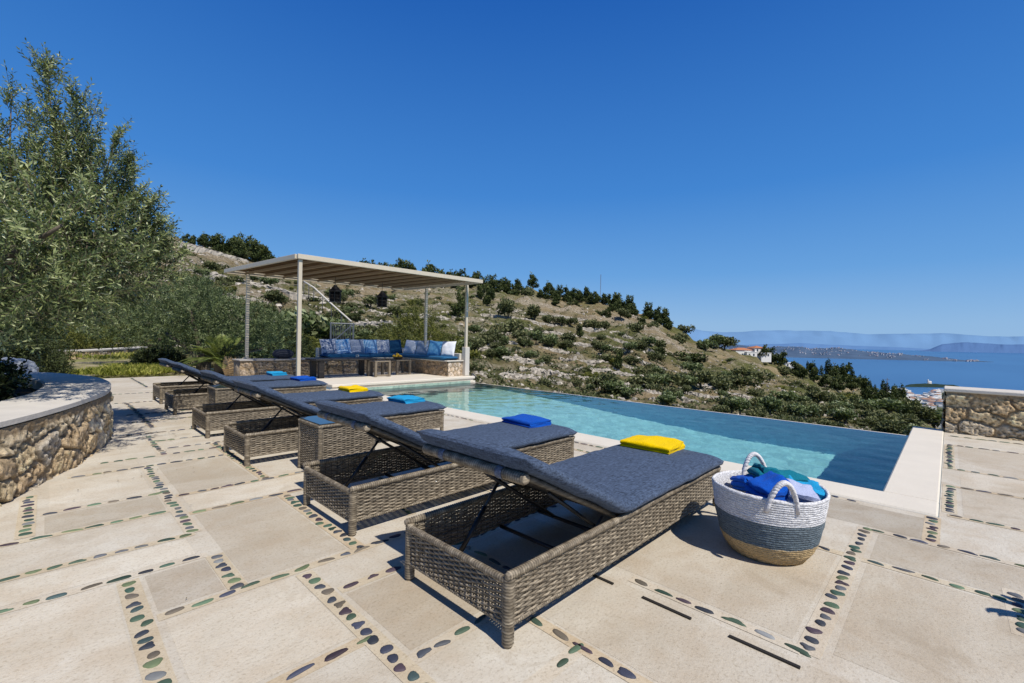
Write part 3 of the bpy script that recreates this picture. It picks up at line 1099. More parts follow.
M['tyellow'] = m_terry('yellow_terry', (.90, .60, .0))
M['tblue'] = m_terry('royal_blue_terry', (.006, .085, .46))
M['tcyan'] = m_terry('sky_blue_terry', (.02, .33, .62))
M['tteal'] = m_terry('teal_terry', (.008, .17, .24))
M['tlav'] = m_terry('lavender_terry', (.42, .47, .66))
TOW = [('tyellow', 'folded yellow towel on the pad of the lounger next to the straw basket'),
       ('tblue', 'folded royal blue towel on the second lounger from the straw basket'),
       ('tcyan', 'folded sky blue towel on the lounger just past the first side table'),
       ('tyellow', 'folded yellow towel on the lounger midway along the row'),
       ('tblue', 'folded royal blue towel on the last but one lounger towards the pergola'),
       ('tcyan', 'folded sky blue towel on the lounger closest to the pergola')]
for i, ((x, y, _), (m, lab)) in enumerate(zip(LOUNGERS, TOW)):
    towel(x + LL - (.14, .20, .24, .25, .22, .25)[i], y + (.45, .42, .47, .42, .47, .45)[i], Z1 + .015 + .071 + .004, (.27, .26, .27, .26, .27, .25)[i], .38, (.05, -.06, .04, -.03, .06, -.04)[i], M[m], lab, 40 + i)


# ------------------------------------------------------------------ the basket
def basket(cx, cy):
    root = empty('straw_basket', (cx, cy, 0), 0, 'round woven basket in white, blue-grey and straw bands holding rolled towels', 'basket')
    k = NT('basket_rope', .85, .15)
    tc = k.n('ShaderNodeTexCoord')
    sp = k.n('ShaderNodeSeparateXYZ')
    k.l(tc.outputs['Object'], sp.inputs[0])
    v = k.coord()
    nz = k.noise(v, 45, 4, .7)
    z = k.math('ADD', sp.outputs[2], k.math('MULTIPLY', k.math('SUBTRACT', nz, .5), .012))
    zz = k.math('MULTIPLY', z, 2.5)
    c = k.ramp(zz, [(0, (.42, .30, .15)), (.262, (.46, .34, .18)), (.268, (.105, .14, .165)), (.585, (.13, .165, .19)), (.592, (.62, .62, .63)), (1, (.68, .68, .69))])
    c = k.mix(1.0, c, k.ramp(k.noise(k.coord(scale=(1, 1, 3)), 70, 4, .8), [(.3, (.38, .39, .42)), (.5, (.95,) * 3), (.68, (1.5,) * 3)]), 'MULTIPLY')
    c = k.mix(k.ramp(k.noise(k.coord(scale=(1, 1, 2.5)), 130, 3, .8), [(.60, (0, 0, 0)), (.68, (.5,) * 3)]), c, (.50, .50, .50))
    k.color(c)
    k.bump(k.noise(v, 150, 3, .7), .8, .008)
    nr = 30
    hgt = .365
    rad = lambda z: np.interp(z, [0, .015, .05, .10, .2, .3, hgt], [.198, .215, .243, .268, .291, .307, .318])
    prof = []
    for j in range(nr):
        for q in range(4):
            z = hgt * (j + q / 4) / nr
            prof.append((rad(z) + .0042 * math.sin(PI * q / 4) - .001, z))
    prof.append((rad(hgt) + .001, hgt))
    prof.append((rad(hgt) - .007, hgt + .007))
    prof.append((rad(hgt) - .015, hgt))
    for z in np.linspace(hgt - .01, .03, 12): prof.append((rad(z) - .015, z))
    prof.append((.001, .02))
    n = 96
    prof = np.array(prof)
    th = np.arange(n) * 2 * PI / n
    R = prof[:, None, 0] * .905 * (1 + .02 * np.cos(2 * th + .6)[None] + .008 * VN(np.cos(th)[None] * 2, np.sin(th)[None] * 2, prof[:, None, 1] * 9))
    R = R + .0022 * VN(th[None] * 16, prof[:, None, 1] * 82) * (prof[:, None, 0] > .1)
    Zr = prof[:, None, 1] + .006 * np.cos(2 * th + 1.0)[None] * smoothstep(.2, .37, prof[:, None, 1]) + .0018 * VN(th[None] * 9, prof[:, None, 1] * 60)
    P = np.stack([R * np.cos(th), R * np.sin(th), np.maximum(Zr, .002)], -1)
    mb = MB().grid(P[:, ::-1], wrap_v=True)
    mb.add([(.19 * math.cos(t), .19 * math.sin(t), .003) for t in th[::4]], [tuple(range(24))[::-1]])
    mb.build('basket_body', k.m, root, True)
    kh = m_plain('white_rope', (.60, .59, .60), .9, .1, .35, 60, .5, bscale=120)
    fw, rt = F2, R2
    for c_, tilt in ((.266 * fw + rt * .075, 1), (-.272 * fw + rt * -.085, -1)):
        c_ = np.array(c_)
        t = np.linspace(0, 1, 44)
        ex = (t - .5) * .155
        arc = np.sin(t * PI) ** .62
        base = np.array([*c_, hgt - .055])
        lean = fw * (.02 * tilt)
        ctr = base + np.outer(ex, [*rt, 0]) + np.outer(arc, [*lean, .155])
        hb = MB()
        for ph in (0, 2 * PI / 3, 4 * PI / 3):
            a = t * 2 * PI * 6 + ph
            off = np.stack([np.cos(a) * fw[0], np.cos(a) * fw[1], np.sin(a) * .6], -1) * .0075
            hb.tube(ctr + off, .0105, 7)
        hb.build('rope_handle', kh, root, True)
    return hgt


basket(2.815, .715)


def bundle(name, cx, cy, cz, rx, ry, rzz, rot, mat, label, seed, swirl=0.0, tilt=0.0):
    """a rolled or crumpled towel: rounded roll with spiral end and folds"""
    nu, nv = 44, 30
    u = np.linspace(0, 1, nu)
    th = np.linspace(0, 2 * PI, nv, endpoint=False)
    U, T = np.meshgrid(u, th, indexing='ij')
    e = np.clip(np.minimum(U, 1 - U) / .10, 0, 1)
    k = np.sqrt(1 - (1 - e) ** 2) * .96 + .04
    fold = 1 + .05 * VN.fbm(U * 9 + seed, np.cos(T) * 5, np.sin(T) * 5) + .12 * VN.fbm(U * 3 + seed, np.cos(T) * 1.4, np.sin(T) * 1.4) + .06 * np.abs(VN(np.cos(T) * 3 + seed, np.sin(T) * 3, U * 2))
    X = (U - .5) * 2 * rx
    Y = np.cos(T) * ry * k * fold
    Z = np.sign(np.sin(T)) * np.abs(np.sin(T)) ** .8 * rzz * k * fold
    c, s = math.cos(rot), math.sin(rot)
    ct, st = math.cos(tilt), math.sin(tilt)
    X2, Z2 = X * ct - Z * st, X * st + Z * ct
    P = np.stack([X2 * c - Y * s, X2 * s + Y * c, Z2], -1)
    o = MB().grid(P, wrap_v=True).build(name, mat, None, True)
    o.location = (cx, cy, cz)
    return setp(o, label, 'towel', 'towels in the straw basket')


bc = np.array([2.815, .715])
def inb(l, f): return bc + R2 * l + F2 * f
a_ = math.atan2(R2[1], R2[0])
GT = 'towels in the straw basket'
q = inb(.005, -.035); towel(q[0], q[1], .275, .175, .17, 0, M['tblue'], 'royal blue folded towel in the middle of the straw basket', 3, GT, 7, .0175, 1.7, (.16, -.20, a_ + .35), 'basket_towel')
q = inb(.105, -.075); towel(q[0], q[1], .285, .13, .12, 0, M['tlav'], 'pale lavender towel squeezed between the blue ones in the straw basket', 5, GT, 6, .017, 1.6, (.25, .2, a_ - .2), 'basket_towel')
q = inb(.125, .105); towel(q[0], q[1], .335, .27, .15, 0, M['tteal'], 'dark teal towel at the back of the straw basket', 8, GT, 4, .016, 1.8, (-.18, .22, a_ - .12), 'basket_towel')
q = inb(.19, -.005); towel(q[0], q[1], .290, .15, .18, 0, M['tcyan'], 'bright sky blue towel at the rim of the straw basket', 12, GT, 5, .017, 1.8, (.12, .20, a_ - .35), 'basket_towel')
q = inb(-.01, .125); towel(q[0], q[1], .285, .17, .14, 0, M['tblue'], 'royal blue towel tucked behind the folded one in the basket', 17, GT, 5, .017, 1.7, (-.22, .05, a_ + .1), 'basket_towel')


# ------------------------------------------------------------------ raised seating terrace, pergola, bench
def seating():
    pl = MB()
    pl.bbox((4.26, 9.47, .035), (8.32, 13.4, .10), .012)
    pl.box((4.28, 9.505, -.5), (8.28, 13.38, .034), (.82, .80, .74))
    pl.bbox((4.27, 9.43, -.30), (8.30, 9.503, -.015), .008, (.85, .86, .78))
    setp(pl.build('seating_terrace', M['coping']), kind='structure')
    sp = [(.36, .30, .24), (.30, .25, .20), (.40, .33, .26), (.27, .22, .18), (.44, .36, .27), (.34, .30, .27)]
    low = empty('garden_wall', (0, 0, 0), 0, 'low rubble stone wall running off from the cushioned bench behind the loungers', 'stone wall')
    mb = MB()
    rubble_face(mb, [(3.2, 12.1), (5.30, 12.1)], 0, .50, .22, .022, .03, 21, 1, .03, sp)
    mb.box((3.2, 12.12, 0), (5.30, 12.62, .5), (.35, .3, .24))
    mb.build('stone_facing', M['rubble'], low, True)
    MB().bbox((3.17, 12.04, .502), (5.30, 12.66, .535), .008, (.75, .72, .68)).build('cap', m_plain('grey_cap', (.33, .31, .29), .9, .1, .2, 6, .3), low)
    ben = empty('masonry_bench', (0, 0, 0), 0, 'L-shaped rubble stone bench with white top under the pergola, covered with blue cushions', 'bench')
    mb = MB()
    rubble_face(mb, [(5.305, 12.1), (7.62, 12.1)], .101, .50, .2, .022, .025, 22, 1, .03, sp)
    mb.box((5.305, 12.13, .101), (8.2, 12.9, .49), (.35, .3, .24))
    rubble_face(mb, [(7.62, 12.1), (7.62, 9.82)], .101, .50, .2, .022, .025, 23, 1, .03, [(.50, .35, .22), (.42, .30, .19), (.54, .40, .27), (.38, .28, .19)])
    rubble_face(mb, [(7.62, 9.82), (8.14, 9.82)], .101, .50, .2, .020, .02, 24, 1, .03, [(.62, .52, .42), (.56, .46, .36), (.66, .57, .48)])
    mb.box((7.65, 9.85, .101), (8.2, 12.12, .49), (.35, .3, .24))
    mb.build('stone_facing', M['rubble'], ben, True)
    tp = MB()
    tp.bbox((5.305, 12.05, .502), (8.2, 12.9, .535), .008)
    tp.bbox((7.57, 9.78, .503), (8.2, 12.045, .536), .008)
    tp.build('seat_top', M['render'], ben)
    bk = MB()
    bk.bbox((5.305, 12.72, .537), (8.2, 12.9, .80), .01)
    bk.bbox((8.08, 9.88, .538), (8.2, 12.715, .72), .01)
    bk.build('backrest', M['render'], ben)
    MB().bbox((8.144, 9.70, .102), (8.30, 9.86, .90), .01).build('end_pier', M['render'], ben)
    k = m_fabric('petrol_fabric', (.015, .095, .21), .9, .25, 120)
    def pad(lo, hi, lab, cat='cushion'):
        lo, hi = np.array(lo), np.array(hi)
        c, h = (lo + hi) / 2, (hi - lo) / 2
        u = np.linspace(-1, 1, 30); th = np.linspace(0, 2 * PI, 20, endpoint=False)
        ax = 0 if h[0] > h[1] else 1
        P = np.zeros((30, 20, 3))
        kk = np.sqrt(1 - np.clip((np.abs(u) - .96) / .04, 0, 1) ** 2) * .9 + .1
        y = np.sign(np.cos(th)) * np.abs(np.cos(th)) ** .25; z = np.sign(np.sin(th)) * np.abs(np.sin(th)) ** .5
        P[..., ax] = c[ax] + u[:, None] * h[ax]
        P[..., 1 - ax] = c[1 - ax] + y[None] * h[1 - ax] * (kk[:, None] * .2 + .8)
        P[..., 2] = c[2] + z[None] * h[2] * kk[:, None]
        if ax == 1: P = P[::-1]
        return setp(MB().grid(P[::-1], wrap_v=True).build('seat_cushion', k, None, True), lab, cat, 'seat cushions on the bench')
    pad((5.30, 12.06, .54), (7.5, 12.70, .64), 'long dark blue seat cushion along the back of the bench')
    pad((7.52, 9.86, .54), (8.07, 12.70, .64), 'long dark blue seat cushion on the short arm of the bench beside the pool')

    def m_print(name, a, b, sc, kind):
        q = NT(name, .9, .1)
        v = q.coord()
        n = q.noise(v, sc, 3, .5, 1.6)
        if kind == 'blot': c = q.ramp(n, [(.40, a), (.47, b), (.55, a), (.62, b)])
        elif kind == 'stripe':
            wv = q.n('ShaderNodeTexWave'); wv.inputs['Scale'].default_value = sc; wv.inputs['Distortion'].default_value = 1.5
            q.l(v, wv.inputs['Vector']); c = q.ramp(wv.outputs['Fac'], [(.35, a), (.65, b)])
        else: c = q.ramp(n, [(.3, a), (.7, b)])
        q.color(c)
        q.bump(q.noise(v, 160, 2), .3, .004)
        return q.m
    _ = (.02, .05, .14), (.03, .17, .45), (.13, .38, .62), (.62, .64, .68), (.20, .25, .34)
    fab = {'navyprint': m_print('navy_print', (.05, .11, .27), (.70, .72, .78), 6, 'blot'), 'blueprint': m_print('blue_print', (.05, .26, .62), (.60, .74, .88), 5, 'blot'),
           'greyprint': m_print('grey_print', (.15, .20, .32), (.52, .58, .70), 11, 'stripe'), 'bluewave': m_print('wave_print', (.04, .24, .58), (.52, .74, .90), 7, 'stripe'),
           'whiteprint': m_print('white_print', (.80, .80, .80), (.10, .17, .35), 5, 'blot'), 'navy': m_print('navy_plain', (.01, .05, .12), (.02, .085, .17), 4, 'plain'),
           'white': m_print('white_weave', (.66, .70, .78), (.84, .86, .90), 9, 'stripe'), 'grey': m_print('grey_weave', (.30, .37, .47), (.50, .56, .65), 10, 'stripe'),
           'sky': m_print('sky_plain', (.14, .46, .76), (.28, .60, .84), 6, 'blot'), 'offwhite': m_print('offwhite_weave', (.60, .62, .68), (.72, .73, .76), 12, 'stripe')}

    def pillow(x, y, z, rz, mat, lab, s=.45, tilt=.28, seed=0):
        n = 18
        u = np.linspace(-1, 1, n)
        U, V = np.meshgrid(u, u, indexing='ij')
        bul = (1 - np.abs(U) ** 2.6) ** .5 * (1 - np.abs(V) ** 2.6) ** .5
        pin = 1 - .07 * (np.abs(U) ** 2 * (1 - V ** 2) + np.abs(V) ** 2 * (1 - U ** 2)) * -1 - .06
        wob = .012 * VN.fbm(U * 2 + seed, V * 2)
        mb = MB()
        for sg in (1, -1):
            Y = sg * (bul * .075 + .004) + wob
            P = np.stack([U * s / 2 * (1 - .05 * (1 - V ** 2)), Y, V * s / 2 * (1 - .05 * (1 - U ** 2))], -1)
            mb.grid(P if sg < 0 else P[::-1])
        o = mb.build('throw_pillow', mat, None, True)
        o.location = (x, y, z)
        o.rotation_euler = (tilt * -1, random.uniform(-.08, .08), rz)
        return setp(o, lab, 'pillow', 'throw pillows along the bench')
    row = [('navyprint', 'navy and white patterned pillow at the free end of the bench row'), ('blueprint', 'bright blue patterned pillow second from the free end of the bench'),
           ('greyprint', 'slate blue striped pillow in the middle of the back row'), ('bluewave', 'blue wave-patterned pillow behind the fruit bowl side of the back row'),
           ('whiteprint', 'white pillow with dark blotched print behind the fruit bowl'), ('navy', 'plain dark navy pillow in the corner of the bench')]
    for i, (m, lab) in enumerate(row):
        pillow(5.52 + i * .425, 12.55, .845, random.uniform(-.1, .1), fab[m], lab, seed=i)
    row2 = [('white', 'pale white-blue pillow next to the navy corner pillow'), ('grey', 'grey-blue woven pillow on the short arm of the bench'),
            ('sky', 'sky blue pillow on the short arm beside the white end pillow'), ('offwhite', 'off-white pillow beside the white end pier')]
    for i, (m, lab) in enumerate(row2):
        pillow(7.93, 12.12 - i * .64, .845, -PI / 2 + .35 + random.uniform(-.1, .1), fab[m], lab, seed=10 + i)
    # tables
    wood = m_plain('weathered_teak', (.20, .165, .12), .8, .2, .3, 7, .4, bscale=40)
    dark = m_plain('dark_table', (.055, .047, .04), .6, .3, .3, 8, .2)
    lt = empty('long_table', (0, 0, .1), 0, 'long low dark table in front of the stone bench', 'table')
    MB().bbox((4.52, 10.95, .43), (6.15, 11.62, .475), .008).build('tabletop', dark, lt)
    for x in (4.62, 5.92):
        for y in (11.0, 11.46):
            MB().bbox((x, y, 0.002), (x + .13, y + .11, .428), .006).build('leg', dark, lt)
    def stool(x, y, lab):
        r = empty('low_stool', (x, y, .1), 0, lab, 'stool', 'weathered wooden stools')
        MB().bbox((0, 0, .385), (.46, .42, .42), .006).build('seat', wood, r)
        for a in (0, .40):
            for b in (0, .36): MB().bbox((a, b, .002), (a + .06, b + .06, .383), .005).build('leg', wood, r)
        MB().bbox((.062, .01, .02), (.398, .05, .06), .005).build('stretcher', wood, r)
        return r
    stool(5.90, 10.62, 'weathered wooden stool standing closer to the pool')
    stool(6.72, 10.92, 'weathered wooden stool with the bowl of lemons on it')
    bw = MB().lathe([(.002, .02), (.07, .0), (.10, .02), (.15, .075), (.155, .08), (.148, .08), (.095, .03), (.002, .025)], 28)
    o = bw.build('fruit_bowl', m_plain('dark_bowl', (.04, .035, .03), .4), None, True); o.location = (6.84, 11.08, .521)
    setp(o, 'dark shallow bowl of lemons on a wooden stool', 'bowl')
    lem = m_plain('lemon_skin', (.72, .42, .02), .5, .4, .15, 20, .2)
    lp = [(-.07, -.03, .075), (.06, -.05, .075), (.0, .06, .075), (-.02, -.01, .13), (.085, .04, .08), (-.09, .05, .085)]
    for i, (a, b, c) in enumerate(lp):
        m = MB().lathe([(.001, -.055), (.012, -.05), (.036, -.03), (.044, 0), (.036, .03), (.012, .05), (.001, .056)], 14)
        o = m.build('lemon', lem, None, True); o.location = (6.84 + a, 11.08 + b, .53 + c); o.rotation_euler = (1.3 + i, .4 * i, i)
        setp(o, 'yellow lemon heaped in the dark bowl on the stool', 'lemon', 'lemons in the bowl')
    mg = MB().lathe([(.001, .004), (.035, .0), (.04, .02), (.042, .09), (.038, .09), (.034, .01), (.001, .008)], 20)
    o = mg.build('white_mug', M['render'], None, True); o.location = (5.75, 11.3, .578)
    setp(o, 'small white mug on the long dark table', 'mug')
    # dark cushion left on the wall
    c = MB()
    th = np.linspace(0, 2 * PI, 24, endpoint=False); ph = np.linspace(-PI / 2, PI / 2, 14)
    P = np.array([[(math.cos(p) ** .6 * np.sign(math.cos(t)) * abs(math.cos(t)) ** .6 * .24, math.cos(p) ** .6 * np.sign(math.sin(t)) * abs(math.sin(t)) ** .6 * .18, .12 + math.sin(p) * .12) for t in th] for p in ph])
    c.grid(P, wrap_v=True)
    o = c.build('folded_cover', m_fabric('charcoal_fabric', (.035, .04, .055), tint=False), None, True); o.location = (4.25, 12.35, .537)
    setp(o, 'dark grey folded cover lying on top of the low stone wall', 'cover')

    # pergola
    per = empty('pergola', (0, 0, 0), 0, 'slim white metal pergola with slatted reed roof over the stone bench', 'pergola')
    FL, FR, BL, BR = np.array([3.4, 9.2]), np.array([8.2, 9.12]), np.array([3.05, 12.95]), np.array([7.95, 12.6])
    zt = 2.745
    def beam(a, b, w_, z0, z1, name, mat=M['whitemetal'], ext=0):
        a, b = np.array(a, float), np.array(b, float)
        d = (b - a); L = np.linalg.norm(d); d /= L
        Mx = Matrix.Translation((*a, 0)) @ Matrix.Rotation(math.atan2(d[1], d[0]), 4, 'Z')
        return MB().bbox((-ext, -w_ / 2, z0), (L + ext, w_ / 2, z1), .004, M=Mx).build(name, mat, per)
    for a, b in ((FL, FR), (BL, BR)): beam(a, b, .06, zt - .095, zt, 'fascia_beam')
    for a, b in ((FL, BL), (FR, BR)): beam(a + (b - a) * .012, b - (b - a) * .012, .06, zt - .093, zt - .002, 'fascia_beam')
    n = 11
    for i in range(1, n):
        t = i / n
        a, b = FL + (FR - FL) * t, BL + (BR - BL) * t
        d = (b - a) / np.linalg.norm(b - a)
        beam(a + d * .035, b - d * .035, .045, zt - .085, zt - .03, 'rafter', m_plain('rafter_wood', (.30, .22, .13), .7) if i == 1 else bpy.data.materials['rafter_wood'])
    reed = m_plain('reed_cane', (.10, .062, .030), .85, .15, .5, 5, .3, tint=True)
    rf = MB()
    nr = 86
    for i in range(nr):
        t = (i + .5) / nr
        a, b = FL + (BL - FL) * t, FR + (BR - FR) * t
        d = (b - a) / np.linalg.norm(b - a)
        z = zt - .012 + rng.normal() * .003
        rf.tube([(*(a + d * .035), z), (*(a * .5 + b * .5), z + .004), (*(b - d * .035), z)], .0145, 6, (.7 + .6 * rng.random(),) * 3)
    rf.build('reed_roof', reed, per, True)
    ppost = []
    for (x, y, zb, zt_) in ((3.47, 9.25, 0, zt - .096), (8.22, 9.78, .901, zt - .096), (3.50, 12.68, .536, zt - .096), (7.95, 11.35, .80, zt - .086)):
        m = MB()
        m.bbox((x - .035, y - .035, zb), (x + .035, y + .035, zt_), .006)
        m.bbox((x - .07, y - .07, zb), (x + .07, y + .07, zb + .012), .003)
        m.build('post', M['whitemetal'], per)
    # hanging lanterns
    blk = M['blackmetal']
    for x, y, zc, lab in ((5.12, 11.3, 2.02, 'black metal lantern hanging from the pergola roof closer to the front post'), (6.45, 11.3, 1.98, 'black metal lantern hanging from the pergola roof closer to the corner pillow')):
        r = empty('hanging_lantern', (x, y, zc), 0, lab, 'lantern', 'lanterns hanging under the pergola')
        m = MB()
        for a in range(6):
            c, s = math.cos(a * PI / 3), math.sin(a * PI / 3)
            m.tube([(.14 * c, .14 * s, 0), (.15 * c, .15 * s, .26)], .009, 6)
        for z in (0, .09, .17, .26): m.tube([(.145 * math.cos(t), .145 * math.sin(t), z) for t in np.linspace(0, 2 * PI, 19)], .008, 6)
        m.lathe([(.001, -.008), (.15, -.008), (.15, .006), (.001, .006)], 12)
        m.build('cage', blk, r)
        MB().lathe([(.17, .262), (.172, .275), (.10, .34), (.05, .40), (.045, .43), (.001, .435)], 12).build('lantern_roof', blk, r)
        MB().lathe([(.11, .01), (.115, .25), (.108, .25), (.103, .015)], 12).build('glass', m_plain('lantern_mesh', (.022, .019, .018), .8, .1), r, True)
        MB().tube([(0, 0, .43), (0, 0, zt - .09 - zc)], .006, 6).build('hanging_rod', blk, r)


seating()


# ------------------------------------------------------------------ vegetation
def leaf_quads(c, axis, nrm, L, W, tint):
    """diamond leaves: centre, long axis, normal, length, width"""
    axis = axis / (np.linalg.norm(axis, axis=1)[:, None] + 1e-9)
    b = np.cross(nrm, axis)
    b /= np.linalg.norm(b, axis=1)[:, None] + 1e-9
    up = np.cross(axis, b)
    a0 = c - axis * (L / 2)[:, None]
    a1 = c + axis * (L / 2)[:, None]
    m = c + up * (L * .04)[:, None] + axis * (L * .04)[:, None]
    v = np.stack([a0, m + b * (W / 2)[:, None], a1, m - b * (W / 2)[:, None]], 1).reshape(-1, 3)
    f = np.arange(len(v)).reshape(-1, 4)
    col = np.repeat(np.stack([tint, tint, tint], -1), 4, 0)
    return v, f, col


def unit(n):
    v = rng.normal(size=(n, 3))
    return v / np.linalg.norm(v, axis=1)[:, None]


def shoots_to_leaves(mb, base, dirn, length, nleaf, L, W, shade, stem=None, splay=.75, stemcol=(.5, .5, .5)):
    """opposite leaves along shoots"""
    n = len(base)
    dirn = dirn / np.linalg.norm(dirn, axis=1)[:, None]
    t = np.tile(np.linspace(.08, 1.02, nleaf), n)
    bi = np.repeat(np.arange(n), nleaf)
    d = dirn[bi]
    s = unit(n)[bi]
    s = np.cross(d, s); s /= np.linalg.norm(s, axis=1)[:, None] + 1e-9
    k = np.arange(n * nleaf)
    s2 = np.cross(d, s)
    ang = (k % nleaf) // 2 * 1.6 + (k % 2) * PI
    side = s * np.cos(ang)[:, None] + s2 * np.sin(ang)[:, None]
    ax = d * (1 - splay * .6) + side * splay + rng.normal(size=d.shape) * .22
    ax /= np.linalg.norm(ax, axis=1)[:, None]
    ll = L * rng.uniform(.7, 1.25, len(k)) * (1 - .25 * t)
    c = base[bi] + d * (t * length[bi])[:, None] + ax * (ll * .5)[:, None]
    nr = d + unit(len(k)) * .7
    tint = np.clip(shade[bi] + rng.normal(size=len(k)) * .20, 0, 1)
    v, f, col = leaf_quads(c, ax, nr, ll, W * rng.uniform(.8, 1.2, len(k)), tint)
    mb.add(v, f, col)
    if stem is not None:
        for q in range(n):
            stem.tube([base[q], base[q] + dirn[q] * length[q] * .5, base[q] + dirn[q] * length[q]], [.0024, .0018, .001], 3, stemcol, cap=False)


def in_blobs(blobs, n, shell=.55):
    """points in a union of ellipsoids (centre, radii), thicker towards the outside; returns points, outward directions"""
    vol = np.array([np.prod(b[1]) ** .8 for b in blobs])
    w = rng.choice(len(blobs), size=n, p=vol / vol.sum())
    u = unit(n)
    r = rng.random(n) ** (1 / 3) * (1 - shell) + shell * rng.random(n) ** .25
    r = np.clip(r, 0, 1.0)
    cen = np.array([b[0] for b in blobs])[w]
    rad = np.array([b[1] for b in blobs])[w]
    return cen + u * r[:, None] * rad, u, r


def big_olive():
    root = empty('olive_tree', (-.95, 7.1, .45), 0, 'big grey-green olive tree with upright shoots standing in the stone planter', 'olive tree')
    org = np.array([-.95, 7.1, .45])
    B = []
    for px, py, d, rx, rz in [(-60, 250, 4.6, .95, .85), (20, 240, 4.6, .80, .80), (80, 248, 4.7, .66, .62), (122, 252, 4.9, .48, .48), (32, 195, 4.6, .50, .40), (-40, 190, 4.8, .7, .45),
                              (88, 218, 4.7, .45, .42), (20, 290, 4.8, .75, .42), (85, 282, 5.0, .60, .36), (140, 275, 5.2, .40, .32), (60, 250, 3.7, .55, .55), (-10, 280, 3.6, .5, .45), (25, 285, 3.7, .45, .32), (15, 310, 4.4, .5, .3), (-120, 230, 4.8, .9, .9), (-120, 300, 4.8, .9, .6),
                              (132, 238, 5.1, .28, .30)]:
        B.append((at(px, py, d), np.array([rx, rx, rz])))
    pts, u, r = in_blobs(B, 3400)
    keep = pts[:, 2] > .95
    pts, u, r = pts[keep], u[keep], r[keep]
    dirs = u * .75 + np.array([0, 0, .55]) + rng.normal(size=u.shape) * .35
    ln = rng.uniform(.16, .36, len(pts))
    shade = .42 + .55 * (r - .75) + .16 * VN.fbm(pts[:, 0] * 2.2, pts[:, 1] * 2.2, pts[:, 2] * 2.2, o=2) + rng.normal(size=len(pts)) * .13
    mb, stem = MB(), MB()
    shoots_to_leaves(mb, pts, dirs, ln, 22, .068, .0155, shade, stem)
    # upright leaders: pixel-measured bearing, elevation and distance of the tips
    leaders = [((62, 215), (42, 66), 4.6, 90), ((85, 190), (72, 100), 4.7, 50), ((30, 200), (28, 112), 4.6, 26), ((70, 170), (92, 110), 4.65, 24), ((100, 220), (112, 136), 4.7, 40), ((115, 235), (128, 162), 4.9, 40), ((135, 240), (148, 200), 5.0, 34),
               ((10, 200), (8, 92), 4.5, 20), ((-15, 190), (-8, 130), 4.5, 20), ((85, 205), (88, 140), 4.6, 34), ((-60, 180), (-60, 70), 4.7, 60), ((128, 255), (157, 226), 5.0, 30), ((50, 200), (60, 120), 4.5, 40), ((140, 260), (160, 244), 5.1, 22), ((110, 215), (124, 165), 4.8, 30)]
    trunk = MB()
    for (a, b, d, n) in leaders:
        n = int(n * 1.6)
        p0, p1 = at(*a, d), at(*b, d + rng.normal() * .1)
        t = rng.random(n) ** .8
        ax = (p1 - p0) / np.linalg.norm(p1 - p0)
        base = p0 + np.outer(t, p1 - p0) + rng.normal(size=(n, 3)) * .075 * (1.15 - t)[:, None]
        dr = ax * .9 + unit(n) * .55
        shoots_to_leaves(mb, base, dr, rng.uniform(.12, .27, n), 18, .058, .013, .5 + rng.normal(size=n) * .16, stem)
        trunk.tube([p0 - (p1 - p0) * .25, (p0 + p1) / 2 + rng.normal(size=3) * .02, p1], [.014, .009, .003], 5)
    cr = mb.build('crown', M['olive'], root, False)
    st = stem.build('twig', M['trunk'], root, False)
    st['kind'] = 'stuff'
    top = org + np.array([.1, -.1, .75])
    trunk.tube([org + [0, 0, -.1], org + [.02, 0, .2], org + [.06, -.05, .5], top], [.20, .15, .13, .12], 10)
    for c, rad in B:
        mid = top * .5 + c * .5 + np.array([0, 0, .12]) + rng.normal(size=3) * .08
        trunk.tube(catmull([top, mid, c + [0, 0, .2]], 6), np.linspace(.075, .012, 13), 7)
    tk = trunk.build('trunk', M['trunk'], root, True)
    for q in (cr, st, tk): q.location = -org
    return root


big_olive()


def leafy(name, label, cat, c, blobs, n, nleaf, L, W, mat, ln=(.15, .35), trunk=None, group=None, up=.5, shade0=.45, zmin=None):
    """a shrub or small tree at ground point c; blobs relative to c"""
    c = np.array(c, float)
    root = empty(name, c, 0, label, cat, group)
    B = [(np.array(b[0], float), np.array(b[1], float)) for b in blobs]
    pts, u, r = in_blobs(B, n)
    if zmin is not None:
        k = pts[:, 2] > zmin
        pts, u, r = pts[k], u[k], r[k]
    dirs = u * .8 + np.array([0, 0, up]) + rng.normal(size=u.shape) * .35
    mb = MB()
    clump = VN.fbm(pts[:, 0] * 1.6, pts[:, 1] * 1.6, pts[:, 2] * 1.6, o=2)
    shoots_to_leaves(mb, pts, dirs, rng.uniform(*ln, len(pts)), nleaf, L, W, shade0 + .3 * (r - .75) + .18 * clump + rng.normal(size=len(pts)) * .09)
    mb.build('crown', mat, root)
    if trunk:
        tb_ = MB()
        for q in range(trunk[0]):
            e = B[q % len(B)][0] * np.array([1, 1, .8]) + rng.normal(size=3) * .1
            tb_.tube(catmull([(rng.normal() * .06, rng.normal() * .06, -.1), (rng.normal() * .12, rng.normal() * .12, e[2] * .4), e], 6), np.linspace(trunk[1], trunk[1] * .25, 13), 7)
        tb_.build('trunk', M['trunk'], root, True)
    return root


